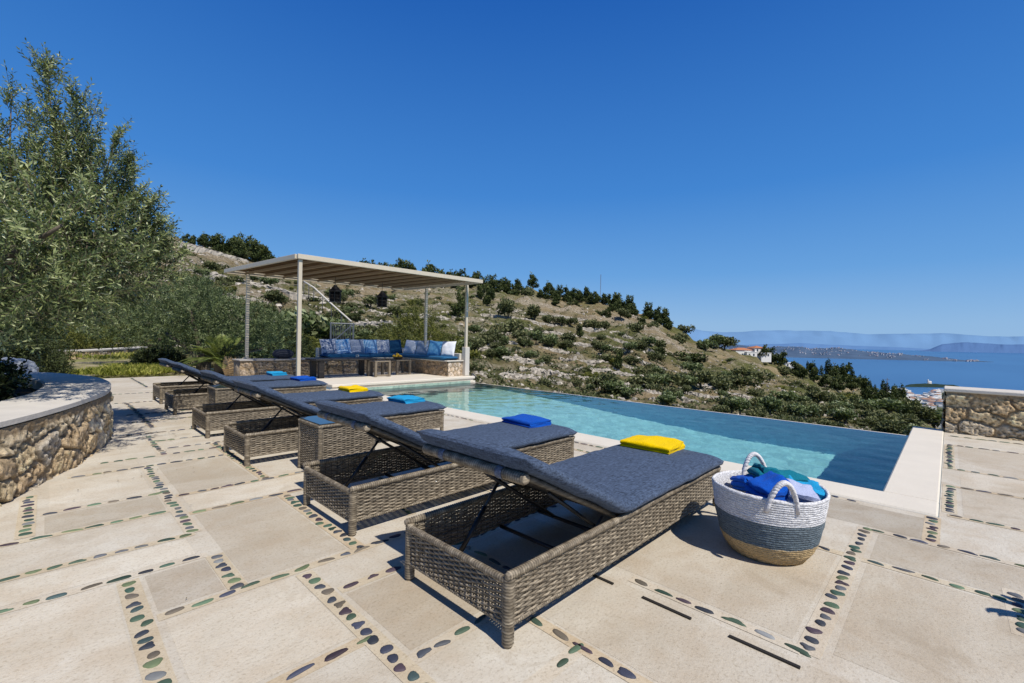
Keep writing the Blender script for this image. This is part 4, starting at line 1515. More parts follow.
p = site(205, 14.2)
leafy('olive_tree', 'smaller rounded silver-green olive tree behind the loungers and the palm-like plant', 'olive tree', (p[0], p[1], -.05),
      [((0, 0, 1.75), (1.25, 1.25, .85)), ((.9, -.75, 1.45), (1.0, 1.0, .75)), ((-1.0, .9, 1.4), (1.0, 1.0, .75)), ((1.5, -1.3, 1.15), (.65, .65, .6)), ((-.4, .2, 2.3), (.7, .7, .55)), ((.3, -.6, .95), (1.1, 1.1, .5))],
      1900, 16, .10, .024, M['olive2'], (.2, .42), (5, .14), zmin=.55)
p = site(165, 17.5)
leafy('olive_tree', 'bushy green olive tree between the big planter olive and the rounded one', 'olive tree', (p[0], p[1], -.05),
      [((0, 0, 1.9), (1.3, 1.3, 1.0)), ((.7, -.6, 2.6), (.9, .9, .8)), ((-1.2, 1.0, 1.5), (1.2, 1.2, .8)), ((.6, -.4, 1.2), (1.2, 1.2, .7))],
      1500, 14, .12, .032, M['olive2'], (.25, .45), (4, .15), zmin=.5, shade0=.5)
SHRUBS = [(8, 7.6, .62, 1.0, 'bush', 'dark shrub in deep shade behind the planter under the big olive'), (14, 9.3, .7, 1.0, 'bush', 'dark leafy shrub behind the end of the planter cap'),
          (-30, 8.6, 1.3, 1.4, 'bush', 'tall dark shrub at the picture edge behind the planter'), (15, 14.5, 1.3, 1.5, 'bush', 'broad dark green shrub in the garden behind the planter'),
          (75, 25, 2.2, 1.5, 'yellowbush', 'green shrub above the low garden wall'), (118, 29, 2.2, 1.6, 'yellowbush', 'bright green shrub at the end of the low garden wall'), (160, 15.2, .6, .55, 'bush', 'small dark bush at the foot of the rounded olive'),
          (40, 30, 3.4, 3.2, 'bush', 'large dark bush rising behind the low garden wall'), (100, 33, 3.6, 4.2, 'yellowbush', 'tall green bush behind the low garden wall'),
          (270, 17, 1.4, 1.5, 'bush', 'dark bush behind the low stone wall beside the pergola post'), (300, 18.5, 1.2, 1.1, 'yellowbush', 'yellow-green bush behind the front pergola post')]
for px, d, rr, hh, m, lab in SHRUBS:
    p = site(px, d)
    leafy('garden_shrub', lab, 'shrub', (p[0], p[1], -.1), [((0, 0, hh * .5), (rr, rr, hh * .5)), ((rr * .5, -rr * .3, hh * .35), (rr * .6, rr * .6, hh * .38)), ((-rr * .5, rr * .4, hh * .4), (rr * .6, rr * .6, hh * .4)), ((.1 * rr, .1 * rr, hh * .78), (rr * .5, rr * .5, hh * .28))],
          760, 12, .055 + .0035 * d, .014 + .0016 * d, M[m], (.12, .3), None, 'garden shrubs')
# big yellow-green bush behind the bench
p = site(415, 19)
leafy('broom_bush', 'large yellow-green bush behind the corner of the stone bench', 'shrub', (p[0], p[1], -.6), [((0, 0, 1.5), (1.1, 1.1, 1.3)), ((.7, -.6, 1.1), (.9, .9, 1.0)), ((-.8, .7, 1.0), (.9, .9, 1.0)), ((.1, 0, 2.3), (.6, .6, .8))],
      1300, 12, .13, .034, M['yellowbush'], (.25, .5), None, up=.9)


def cycad(px, d):
    p = site(px, d)
    root = empty('cycad_palm', (p[0], p[1], 0), 0, 'palm-like cycad with arching fronds between the olive and the low stone wall', 'cycad')
    mb = MB()
    for k in range(34):
        az = rng.random() * 2 * PI
        el = rng.uniform(.15, 1.25)
        L = rng.uniform(.8, 1.2)
        t = np.linspace(0, 1, 16)
        h = np.array([math.cos(az), math.sin(az)])
        r_h = L * (t * math.cos(el))
        z = .35 + L * t * math.sin(el) - .55 * L * t ** 2 * math.cos(el) * .9
        sp = np.stack([h[0] * r_h, h[1] * r_h, z], -1)
        mb.tube(sp, np.linspace(.010, .003, 16), 4, (.4,) * 3, cap=False)
        tn = np.gradient(sp, axis=0); tn /= np.linalg.norm(tn, axis=1)[:, None]
        sd_ = np.cross(tn, [0, 0, 1.0]); sd_ /= np.linalg.norm(sd_, axis=1)[:, None]
        base = np.concatenate([sp[2:]] * 2 + [(sp[2:] + sp[1:-1]) / 2] * 2)
        s = np.concatenate([sd_[2:], -sd_[2:]] * 2)
        tt = np.concatenate([tn[2:]] * 4)
        ax = s + tt * .55 + np.array([0, 0, .12])
        ll = np.concatenate([.24 * np.sin(np.clip(t[2:], .1, 1) * PI * .85 + .25)] * 4)
        ax /= np.linalg.norm(ax, axis=1)[:, None]
        v, f, c = leaf_quads(base + ax * ll[:, None] / 2, ax, np.cross(ax, tt) + 1e-6, ll, np.full(len(ll), .022), np.clip(.5 + rng.normal(size=len(ll)) * .2 + (el - .6) * .3, 0, 1))
        mb.add(v, f, c)
    mb.build('crown', M['cycadleaf'], root)
    MB().lathe([(.001, 0), (.13, 0), (.16, .12), (.14, .3), (.09, .42), (.001, .44)], 16).build('trunk', M['trunk'], root, True)


cycad(221, 12.7)
pp = site(232.5, 12.35)
pot = empty('terracotta_pot', (pp[0], pp[1], 0), 0, 'ribbed tan pot at the end of the low stone wall', 'pot')
prof = []
for j in range(9):
    for q in range(4):
        z = .52 * (j + q / 4) / 9
        prof.append((np.interp(z, [0, .2, .4, .52], [.15, .22, .21, .17]) + .014 * math.sin(PI * q / 4), z))
prof += [(.18, .53), (.15, .53), (.15, .46), (.001, .46)]
MB().lathe(prof, 28).build('pot_body', m_plain('tan_clay', (.52, .36, .19), .85, .1, .2, 9, .3), pot, True)
pts, u, r = in_blobs([(np.array([0, 0, .62]), np.array([.2, .2, .16]))], 60)
mb = MB(); shoots_to_leaves(mb, pts, u + [0, 0, .4], np.full(60, .16), 10, .07, .03, .5 + rng.normal(size=60) * .15)
mb.build('plant', M['bush'], pot)


def rock(name, loc, r3, label, seed, mat):
    n, m = 28, 18
    th = np.linspace(0, 2 * PI, n, endpoint=False); ph = np.linspace(-PI / 2, PI / 2, m)
    T, Pp = np.meshgrid(th, ph, indexing='xy')
    d = np.stack([np.cos(Pp) * np.cos(T), np.cos(Pp) * np.sin(T), np.sin(Pp)], -1)
    k = 1 + .28 * VN.fbm(d[..., 0] * 1.6 + seed, d[..., 1] * 1.6, d[..., 2] * 1.6)
    o = MB().grid(d * k[..., None] * np.array(r3), wrap_v=True).build(name, mat, None, False)
    o.location = loc
    return setp(o, label, 'boulder')


M['palerock'] = m_plain('pale_rock', (.22, .24, .27), .4, .5, .5, 2.5, .8, bscale=9)
p = site(2, 6.6)
rock('boulder', (p[0], p[1], .50), (.36, .36, .22), 'pale grey boulder in the shade of the big olive inside the planter', 4, M['palerock'])


def garden_wall():
    root = empty('dry_stone_wall', (0, 0, 0), 0, 'low dry stone wall with pale top across the grass behind the terrace', 'stone wall')
    a = [site(52, 19.0), site(75, 19.5), site(95, 20.5), site(118, 22.5), site(140, 25), site(158, 28)]
    line = catmull(a, 6)
    mb = MB()
    rubble_face(mb, line, -.1, .26, .24, .035, .04, 31, 1, .01)
    mb.build('stone_facing', M['rubble'], root, True)
    t = np.gradient(line, axis=0); t /= np.linalg.norm(t, axis=1)[:, None]
    n = np.stack([t[:, 1], -t[:, 0]], -1)
    A, Bq = line + n * .05, line - n * .45
    z = lambda q, h: np.column_stack([q, np.full(len(q), h)])
    MB().grid(np.stack([z(A, .24), z(A, .30), z(Bq, .31), z(Bq, .0)], 1)).build('cap', M['render'], root)


garden_wall()


def grass():
    n = 19000
    x = rng.uniform(-6, 3.0, n); y = 14.9 + rng.gamma(1.6, 3.2, n)
    dens = VN.fbm(x * .55, y * .55)
    k = (dens > -.12) & (y < 34)
    x, y = x[k], y[k]
    n = len(x)
    mb = MB()
    for rep in range(3):
        c = np.stack([x + rng.normal(size=n) * .06, y + rng.normal(size=n) * .06, np.full(n, .0)], -1)
        ax = np.stack([rng.normal(size=n) * .5, rng.normal(size=n) * .5, np.ones(n)], -1)
        L = rng.uniform(.07, .24, n)
        v, f, col = leaf_quads(c + ax * L[:, None] * .4, ax, unit(n), L, L * .28, np.clip(.5 + .25 * VN.fbm(x * .8, y * .8) + rng.normal(size=n) * .2, 0, 1))
        mb.add(v, f, col)
    setp(mb.build('grass', M['grass']), 'yellow-green dry grass growing behind the terrace', 'grass', kind='stuff')


grass()

# ------------------------------------------------------------------ the hillside
RX = [-700, -400, 0, 100, 180, 200, 235, 262, 300, 400, 470, 520, 560, 600, 620, 650, 665, 690, 720, 755, 790, 815, 850, 880, 900, 930, 945, 1024, 1300, 1900]
RY = [226, 224, 226, 230, 242, 247, 257, 264, 271, 281, 285, 289, 296, 301, 306, 319, 326, 340, 348, 357.5, 365, 373, 382, 393, 404, 425, 433, 446, 480, 520]
RDX = [-700, 0, 180, 260, 340, 480, 620, 700, 760, 850, 900, 945, 1300, 1900]
RD = [150, 160, 180, 215, 270, 330, 330, 300, 320, 420, 480, 500, 520, 520]
NDX = [-700, 300, 340, 400, 480, 540, 1900]
ND = [21, 21, 19, 24, 38, 46, 48]
BX = [-700, 300, 340, 400, 480, 560, 740, 908, 1024, 1300, 1900]
BYO = [27, 27, 33, 42, 53, 62, 78, 100, 112, 130, 150]     # below the horizon, px


def hill_py(px, t):
    px = np.asarray(px, float)
    y0 = hz(px) + np.interp(px, BX, BYO)
    y1 = np.interp(px, RX, RY)
    return y0 + (y1 - y0) * t


def hill_d(px, t):
    a, b = np.interp(px, NDX, ND), np.interp(px, RDX, RD)
    return a * (b / a) ** t


NST = 13.0


def stair(px, t):
    """terraces: broad treads and short risers, their number and course wander along the slope"""
    k = t * NST + .9 * VN.fbm(np.asarray(px) / 110.0, t * 1.5, o=2)
    fr = k - np.floor(k)
    step = np.floor(k) + np.where(fr < .80, fr / .80 * .30, .30 + (fr - .80) / .20 * .70)
    amt = smoothstep(.04, .16, t) * (1 - smoothstep(.93, 1.0, t)) * .85
    return t + (step - k) / NST * amt, np.where(fr > .79, 1.0, 0.0) * amt, fr


def hill_pos(px, t, rough=True):
    px, t = np.broadcast_arrays(np.asarray(px, float), np.asarray(t, float))
    ts, wall, fr = stair(px, t)
    # the tread keeps its distance growing while the height stalls, the riser does the opposite
    d = hill_d(px, t)
    py = hill_py(px, ts)
    z = H + d * (hz(px) - py) / FPX
    if rough:
        z = z + d * .0085 * VN.fbm(px / 16.0, t * 42, 5.0, o=4) * smoothstep(.03, .15, t)
    b = bear(px)
    X = d * (F2[0] + R2[0] * b); Y = d * (F2[1] + R2[1] * b)
    return X, Y, z, wall, fr


def hillside():
    pxs = np.concatenate([np.linspace(-700, 150, 60, endpoint=False), np.linspace(150, 960, 430), np.linspace(965, 1900, 60)])
    ts = np.linspace(0, 1, 380)
    PX, T = np.meshgrid(pxs, ts, indexing='ij')
    X, Y, Z, wall, fr = hill_pos(PX, T)
    P = np.stack([X, Y, Z], -1)
    # foot: runs back under the terrace; back: falls away behind the ridge
    foot = []
    for k, (dd, dz) in enumerate(((.30, -3.4), (.62, -1.6))):
        d0 = hill_d(pxs, np.zeros_like(pxs))
        left = np.clip((420 - pxs) / 120, 0, 1)
        z = P[:, 0, 2] + dz * (1 - left) - .25 * left
        d = np.maximum(d0 * dd, np.where(left > .5, d0 * .93, 11.0))
        b = bear(pxs)
        foot.append(np.stack([d * (F2[0] + R2[0] * b), d * (F2[1] + R2[1] * b), np.minimum(z, np.where(left > .5, -.12, -2.6))], -1))
    back = []
    for k, (dd, dz) in enumerate(((1.12, -.07), (1.5, -.55), (2.4, -1.0))):
        d = hill_d(pxs, np.ones_like(pxs)) * dd
        zr = P[:, -1, 2]
        z = np.where(k == 0, zr - 6, np.where(k == 1, np.minimum(zr - 45, -60), -150.0))
        b = bear(pxs)
        back.append(np.stack([d * (F2[0] + R2[0] * b), d * (F2[1] + R2[1] * b), z], -1))
    P = np.concatenate([np.stack(foot, 1), P, np.stack(back, 1)], 1)
    green = .64 + .55 * VN.fbm(PX / 70.0, T * 9, 9.0) + .45 * smoothstep(.45, .75, (PX - 560) / 380) - .25 * (T > .8)
    rocky = wall * .8 + .55 * smoothstep(.55, .95, T) * (PX < 700) + .35 * VN.fbm(PX / 40.0, T * 14, 2.0) - .28
    tread = smoothstep(.30, .42, fr) * (1 - smoothstep(.62, .74, fr)) * smoothstep(-.35, .2, VN.fbm(PX / 90.0, T * 6, 3.0)) * (PX > 300) * (T > .05) * (T < .93)
    col = np.stack([np.clip(rocky, 0, 1), np.clip(green, 0, 1), np.clip(tread, 0, 1)], -1)
    col = np.concatenate([np.repeat(col[:, :1], 2, 1), col, np.repeat(col[:, -1:], 3, 1)], 1)
    o = MB().grid(P[::-1], col[::-1]).build('hillside', M['hill'], None, True)
    setp(o, kind='structure')


hillside()


# shapes for the hillside plants; copies share the mesh
def clump_mesh(kind, seed):
    global rng
    keep = rng
    rng = np.random.default_rng(seed)
    mb = MB()
    if kind == 'olive':
        B = [(np.array([rng.normal() * .22, rng.normal() * .22, .62 + rng.normal() * .06]), np.array([.36, .36, .30]) * rng.uniform(.8, 1.1)) for _ in range(5)]
        n, L = 300, .15
    elif kind == 'bush':
        B = [(np.array([rng.normal() * .32, rng.normal() * .26, .30 + rng.normal() * .05]), np.array([.36, .34, .30]) * rng.uniform(.8, 1.15)) for _ in range(5)]
        n, L = 280, .15
    elif kind == 'pine':
        B = [(np.array([rng.normal() * .17, rng.normal() * .17, z]), np.array([.34 * (1.25 - z) + .02, .34 * (1.25 - z) + .02, .17])) for z in (.3, .42, .5, .6, .7, .8, .88)]
        n, L = 420, .12
    elif kind == 'cypress':
        B = [(np.array([0, 0, z]), np.array([.11 * math.sin(min(1, z * .95 + .12) * PI) ** .6 + .012, .11 * math.sin(min(1, z * .95 + .12) * PI) ** .6 + .012, .10])) for z in np.linspace(.08, .92, 10)]
        n, L = 380, .055
    pts, u, r = in_blobs(B, n, .7)
    ax = u + rng.normal(size=u.shape) * .5 + np.array([0, 0, .3])
    for rep in range(3):
        q = pts + rng.normal(size=pts.shape) * .04 * (1 if kind != 'cypress' else .3)
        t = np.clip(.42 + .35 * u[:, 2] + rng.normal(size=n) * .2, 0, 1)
        ll = L * rng.uniform(.6, 1.3, n)
        v, f, c = leaf_quads(q, ax + unit(n) * .6, u + unit(n) * .6, ll, ll * .55, t)
        mb.add(v, f, c)
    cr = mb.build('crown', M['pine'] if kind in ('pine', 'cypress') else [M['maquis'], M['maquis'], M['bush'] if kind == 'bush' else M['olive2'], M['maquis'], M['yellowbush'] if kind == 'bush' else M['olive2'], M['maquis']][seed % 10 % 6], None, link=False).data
    tr = None
    if kind in ('olive', 'pine'):
        tb_ = MB()
        tb_.tube([(0, 0, -.08), (.02, .01, .25), (.0, .0, .6)], [.055, .04, .02], 6)
        tr = tb_.build('trunk', M['trunk'], None, link=False).data
    rng = keep
    return cr, tr


VAR = {k: [clump_mesh(k, 100 + 10 * i + j) for j in range(5)] for i, k in enumerate(('olive', 'bush', 'pine', 'cypress'))}
GREY_ = None


def plant(kind, x, y, z, h, wid=1.0, label='', cat='', group='', name=None):
    cr, tr = VAR[kind][int(rng.integers(5))]
    root = bpy.data.objects.new(name or kind, None)
    C.objects.link(root)
    root.location = (x, y, z)
    root.rotation_euler = (0, 0, rng.random() * 6.28)
    root.scale = (h * wid * rng.uniform(.85, 1.15), h * wid * rng.uniform(.85, 1.15), h)
    setp(root, label, cat, group)
    for nm, me in (('crown', cr), ('trunk', tr)):
        if me is None: continue
        o = bpy.data.objects.new(nm, me)
        C.objects.link(o)
        o.parent = root
    return root


def on_hill(px, t):
    X, Y, Z, _, fr = hill_pos(px, t)
    return float(X), float(Y), float(Z)


LAB = {'olive': ('hillside_olive', 'small grey-green olive tree on the terraced hillside', 'olive tree', 'olive trees on the hillside terraces'),
       'bush': ('hillside_bush', 'low dark green bush on the rocky hillside', 'bush', 'bushes on the rocky hillside'),
       'pine': ('ridge_pine', 'dark green pine standing along the hilltop ridge', 'pine tree', 'pines along the ridge'),
       'cypress': ('cypress', 'slim dark cypress on the slope above the bay', 'cypress', 'cypresses above the bay')}


def put(kind, px, t, h, wid=1.0, sink=.06):
    x, y, z = on_hill(px, t)
    n, l, c, g = LAB[kind]
    return plant(kind, x, y, z - sink * h, h, wid, l, c, g, n)


def t_of(px, py):
    """where on the slope a bearing and elevation land"""
    ts = np.linspace(0, 1, 400)
    X, Y, Z, _, _ = hill_pos(np.full(400, float(px)), ts, False)
    d = hill_d(px, ts)
    yy = hz(px) - (Z - H) / d * FPX
    return float(ts[np.argmin(np.abs(yy - py))])


def sized(kind, px, py, hpx, wid=1.0):
    t = t_of(px, py)
    d = float(hill_d(px, t))
    return put(kind, px, t, hpx * d / FPX, wid)


# ridge pines: bearing, height in picture
for px, hp in [(184, 9), (192, 11), (202, 14), (211, 17), (219, 18), (227, 20), (236, 19), (243, 22), (252, 21), (261, 20), (268, 19), (276, 10), (292, 9), (352, 18), (358, 20), (365, 19), (372, 20), (380, 16), (388, 19), (396, 20), (404, 23), (412, 18), (420, 17), (428, 23), (437, 20), (441, 18), (448, 15), (452, 14), (459, 14),
               (468, 12), (476, 13), (484, 16), (492, 13), (500, 15), (507, 16), (516, 12), (532, 15), (540, 9), (547, 13), (553, 12), (559, 11), (566, 12), (573, 13), (579, 12), (585, 12), (591, 11), (597, 11), (603, 11), (609, 12), (616, 15), (629, 15), (634, 11), (648, 16), (656, 14), (664, 17), (668, 13)]:
    t = .985 + rng.normal() * .012
    d = float(hill_d(px, min(t, 1)))
    put('pine', px, min(1, t), hp * d / FPX * 1.05, .85)
for q in range(58):
    px = rng.uniform(470, 672) if q < 40 else rng.uniform(182, 470)
    t = .965 + rng.normal() * .018
    d = float(hill_d(px, min(t, 1)))
    put('pine', px, min(1, t), rng.uniform(7, 12.5) * d / FPX, 1.0)
for px, py, hp in [(826, 388, 14), (838, 392, 15), (851, 391, 16), (866, 395, 16), (880, 409, 18), (893, 413, 18), (908, 421, 18), (921, 416, 16), (934, 424, 16), (815, 384, 14), (803, 381, 13), (870, 404, 17), (855, 408, 16), (840, 412, 15), (912, 408, 14), (897, 396, 13)]:
    sized('pine', px, py, hp, .85)
for px, hp in [(208, 9), (222, 10), (240, 10), (255, 9), (486, 8), (498, 8), (512, 7), (545, 7), (570, 8), (588, 7), (606, 8), (620, 8), (642, 8)]:
    put('bush', px, .975, hp * float(hill_d(px, .975)) / FPX, 1.1)
# marked bushes and trees of the slope
for k, px, py, hp, wd in [('pine', 459, 318, 26, .6), ('pine', 487, 308, 22, .55), ('pine', 480, 300, 16, .6), ('bush', 512, 333, 28, .8), ('olive', 508, 320, 22, .9), ('olive', 534, 320, 18, .9), ('bush', 530, 299, 13, 1), ('bush', 599, 315, 14, 1),
                          ('olive', 549, 325, 12, 1), ('olive', 560, 325, 11, 1), ('olive', 570, 325, 11, 1), ('bush', 588, 326, 12, 1.1), ('pine', 579, 340, 15, .7), ('olive', 490, 348, 13, 1), ('olive', 505, 347, 14, 1), ('olive', 521, 346, 14, 1), ('olive', 536, 347, 15, 1), ('olive', 552, 349, 14, 1.1), ('olive', 566, 349, 12, 1.2),
                          ('olive', 500, 362, 14, 1.3), ('olive', 530, 361, 11, 1.2), ('olive', 545, 362, 11, 1.2), ('bush', 495, 380, 14, 1.1), ('bush', 545, 386, 13, 1.1), ('bush', 575, 384, 9, 1.1), ('bush', 592, 377, 15, 1.0), ('olive', 601, 331, 12, 1.1), ('olive', 620, 318, 11, 1.2), ('bush', 632, 330, 16, 1.2),
                          ('bush', 650, 327, 12, 1.1), ('olive', 606, 356, 10, 1.2), ('olive', 617, 354, 10, 1.2), ('olive', 628, 354, 11, 1.2), ('pine', 620, 372, 20, .7), ('bush', 645, 373, 16, 1.2), ('bush', 652, 352, 13, 1.1), ('olive', 661, 350, 12, 1.1), ('olive', 640, 352, 11, 1.1), ('bush', 675, 340, 17, 1.0), ('bush', 683, 336, 12, 1.0),
                          ('bush', 690, 362, 15, 1.9), ('olive', 706, 352, 14, 1.2), ('olive', 716, 350, 15, 1.2), ('olive', 725, 352, 15, 1.1), ('olive', 640, 388, 16, 1.4), ('olive', 655, 389, 17, 1.3), ('olive', 670, 390, 17, 1.3), ('olive', 686, 391, 17, 1.4), ('olive', 702, 391, 18, 1.4), ('olive', 720, 391, 20, 1.4), ('olive', 738, 390, 18, 1.4), ('olive', 752, 384, 18, 1.3),
                          ('bush', 612, 393, 12, 1.3), ('olive', 627, 396, 14, 1.2), ('bush', 733, 399, 7, 1.1), ('olive', 668, 408, 14, 1.5), ('bush', 715, 411, 9, 1.3), ('olive', 723, 416, 12, 1.4), ('olive', 758, 414, 15, 1.4), ('olive', 772, 416, 16, 1.4), ('olive', 790, 418, 17, 1.4), ('olive', 806, 418, 17, 1.3), ('olive', 785, 402, 16, 1.3),
                          ('pine', 762, 362, 17, .7), ('pine', 772, 364, 17, .8), ('pine', 781, 366, 16, .8), ('bush', 786, 374, 14, 1.1), ('pine', 797, 373, 14, .9), ('pine', 800, 376, 16, .8), ('pine', 812, 371, 14, .8), ('pine', 836, 373, 16, .8), ('pine', 846, 380, 20, .9), ('pine', 862, 382, 14, .9), ('pine', 858, 386, 12, 1),
                          ('bush', 808, 392, 13, 1.2), ('bush', 795, 388, 13, 1.2), ('olive', 820, 406, 18, 1.2), ('olive', 833, 405, 16, 1.2), ('bush', 824, 385, 12, 1.2), ('bush', 845, 398, 14, 1.3), ('bush', 858, 400, 14, 1.3), ('pine', 878, 400, 14, .9), ('pine', 892, 402, 16, .8), ('pine', 902, 404, 16, .8), ('olive', 872, 414, 16, 1.4), ('olive', 890, 418, 18, 1.4),
                          ('olive', 906, 416, 18, 1.3), ('olive', 922, 424, 19, 1.3), ('olive', 936, 428, 20, 1.3), ('bush', 855, 416, 14, 1.3), ('olive', 880, 427, 18, 1.5), ('olive', 900, 430, 18, 1.5), ('bush', 865, 428, 16, 1.4), ('pine', 915, 412, 15, .9), ('olive', 930, 416, 15, 1.2), ('olive', 848, 424, 17, 1.4), ('olive', 832, 420, 15, 1.4)]:
    sized(k, px, py, hp, wd)
for px, py, hp in [(829, 374, 17), (843, 374, 17), (816, 371, 9), (832, 367, 12), (837, 368, 9), (808, 371, 8), (871, 385, 10), (876, 387, 9), (853, 380, 14), (861, 383, 13), (896, 405, 16), (884, 396, 15), (918, 416, 17), (927, 420, 16), (903, 408, 18), (888, 400, 14), (712, 350, 9), (822, 368, 10)]:
    o = sized('cypress', px, py - 1, hp * 1.35, 1.2)
# the rest of the cover
cnt = 0
while cnt < 335:
    px = rng.uniform(200, 950)
    t = rng.beta(1.3, 1.1) * .95 + .01
    dens = VN.fbm(px / 45.0, t * 12, 7.0) + (.35 if px > 780 else 0) + (.6 if px < 470 else 0)
    if dens < rng.uniform(-.35, .45): continue
    d = float(hill_d(px, t))
    kind = 'olive' if rng.random() < .5 else 'bush'
    fr_ = float(stair(px, t)[2])
    if (kind == 'olive' and not .08 < fr_ < .42) or (kind == 'bush' and .2 < fr_ < .68): continue
    put(kind, px, t, rng.uniform(1.6, 4.2) * (1.0 if kind == 'olive' else .8) * (.55 + .45 * min(1, d / 130)), rng.uniform(.9, 1.3))
    cnt += 1


def scrub():
    n = 9000
    px = rng.uniform(160, 960, n); t = rng.random(n) ** .9 * .98
    frs = stair(px, t)[2]
    k = VN.fbm(px / 30.0, t * 18, 4.0) + .3 * (px > 780) + .55 * (frs > .68) - .35 * ((frs > .3) & (frs < .66)) > -.12
    px, t = px[k], t[k]
    X, Y, Z, _, _ = hill_pos(px, t)
    n = len(px)
    d = hill_d(px, t)
    mb = MB()
    s = rng.uniform(.4, 1.7, n) ** 1.3 * (.35 + .65 * np.clip(d / 150, 0, 1))
    for rep in range(16):
        q = np.stack([X, Y, Z], -1) + rng.normal(size=(n, 3)) * (s * .34)[:, None] * np.array([1, 1, .45]) + np.array([0, 0, .15]) * s[:, None]
        v, f, c = leaf_quads(q, unit(n) + [0, 0, .3], unit(n) + [0, 0, .6], s * .42, s * .26, np.clip(.38 + .2 * rng.normal(size=n) + .25 * VN.fbm(px / 20.0, t * 20), 0, 1))
        mb.add(v, f, c)
    setp(mb.build('scrub', M['maquis']), 'low dry scrub scattered over the hillside', 'scrub', kind='stuff')
    n = 6500
    px = rng.uniform(160, 960, n); t = rng.random(n) * .99
    X, Y, Z, wall, _ = hill_pos(px, t)
    k = (VN.fbm(px / 26.0, t * 22, 6.0) + .5 * wall + .3 * (t > .6)) > .22
    px, t, X, Y, Z = px[k], t[k], X[k], Y[k], Z[k]
    n = len(px)
    s = rng.uniform(.25, 1.25, n) ** 1.4 * (.3 + .7 * np.clip(hill_d(px, t) / 150, 0, 1))
    base = np.array([(-1, -1, -.5), (1, -1, -.5), (1, 1, -.5), (-1, 1, -.5), (-.6, -.7, .6), (.7, -.5, .5), (.5, .6, .7), (-.7, .6, .45)])
    V = base[None] * (1 + rng.normal(size=(n, 8, 3)) * .25)
    a = rng.random(n) * 6.28
    ca, sa = np.cos(a)[:, None], np.sin(a)[:, None]
    V = np.stack([V[..., 0] * ca - V[..., 1] * sa, V[..., 0] * sa + V[..., 1] * ca, V[..., 2]], -1) * (s * .5)[:, None, None] + np.stack([X, Y, Z + .1 * s], -1)[:, None]
    fq = np.array([(0, 3, 2, 1), (4, 5, 6, 7), (0, 1, 5, 4), (1, 2, 6, 5), (2, 3, 7, 6), (3, 0, 4, 7)])
    Fq = (fq[None] + (np.arange(n) * 8)[:, None, None]).reshape(-1, 4)
    mb = MB().add(V.reshape(-1, 3), Fq, np.repeat(rng.uniform(.6, 1.25, (n, 1)), 8, 0).repeat(3, 1))
    setp(mb.build('loose_rock', m_plain('limestone', (.40, .36, .30), .9, .1, .45, .9, .8, bscale=3, tint=True)), 'pale limestone rocks strewn over the slope', 'rocks', kind='stuff')


scrub()


# ------------------------------------------------------------------ buildings and small structures beyond
M['wallwhite'] = m_plain('white_wall', (.72, .70, .66), .9, .1, .06, .4)
M['tiles'] = m_plain('red_tile', (.40, .17, .09), .85, .1, .25, 1.2)
M['pane'] = m_plain('dark_pane', (.05, .06, .075), .2, .5)


def house(name, px, d, z, parts, label, rz, group=None, walltint=(1, 1, 1)):
    p = site(px, d)
    r = empty(name, (p[0], p[1], z), rz, label, 'house', group)
    for (x0, y0, x1, y1, h, hip) in parts:
        MB().box((x0, y0, -3), (x1, y1, h)).build('wall', M['wallwhite'], r)
        m = MB()
        o_ = .5
        if hip:
            xm0, xm1, ym = x0 + (y1 - y0) / 2, x1 - (y1 - y0) / 2, (y0 + y1) / 2
            if xm0 > xm1: xm0 = xm1 = (x0 + x1) / 2
            v = [(x0 - o_, y0 - o_, h + .01), (x1 + o_, y0 - o_, h + .01), (x1 + o_, y1 + o_, h + .01), (x0 - o_, y1 + o_, h + .01), (xm0, ym, h + 1.6), (xm1, ym, h + 1.6)]
            m.add(v, [(0, 1, 5, 4), (1, 2, 5), (2, 3, 4, 5), (3, 0, 4), (3, 2, 1, 0)])
            m.build('roof', M['tiles'], r)
        else:
            m.bbox((x0 - .2, y0 - .2, h + .01), (x1 + .2, y1 + .2, h + .4), .05).build('roof', M['wallwhite'], r)
        k = x0 + 1.2
        while k < x1 - 1.4:
            for zz in np.arange(.9, h - 1.6, 3.0):
                f = MB().box((k, y0 - .06, zz), (k + 1.1, y0 + .1, zz + 1.5)).build('window', M['pane'], r)
            k += 3.1
        k = y0 + 1.2
        while k < y1 - 1.4:
            for zz in np.arange(.9, h - 1.6, 3.0):
                MB().box((x0 - .06, k, zz), (x0 + .1, k + 1.1, zz + 1.5)).build('window', M['pane'], r)
            k += 3.1
    return r


face = -YAW          # buildings turned so that their fronts look back up the slope
zv = alt(748, 357.0, 305)
house('villa', 748, 305, zv, [(-10.5, -3, 2, 5, 4.6, True), (2.1, -4.5, 9.5, 4, 6.2, True), (-4, -5.2, 3.2, -3.05, 3.2, False), (5, -7.0, 12, -4.55, 2.8, False)], 'white villa with red tiled hip roofs on the crest above the sea', face + .1)
house('cottage', 789.5, 345, alt(789.5, 371, 345), [(-3.2, -2.5, 3.2, 2.5, 6.2, False), (-1.5, -4.5, 2.2, -2.55, 3.4, False)], 'small pale house among dark trees on the crest', face - .3)

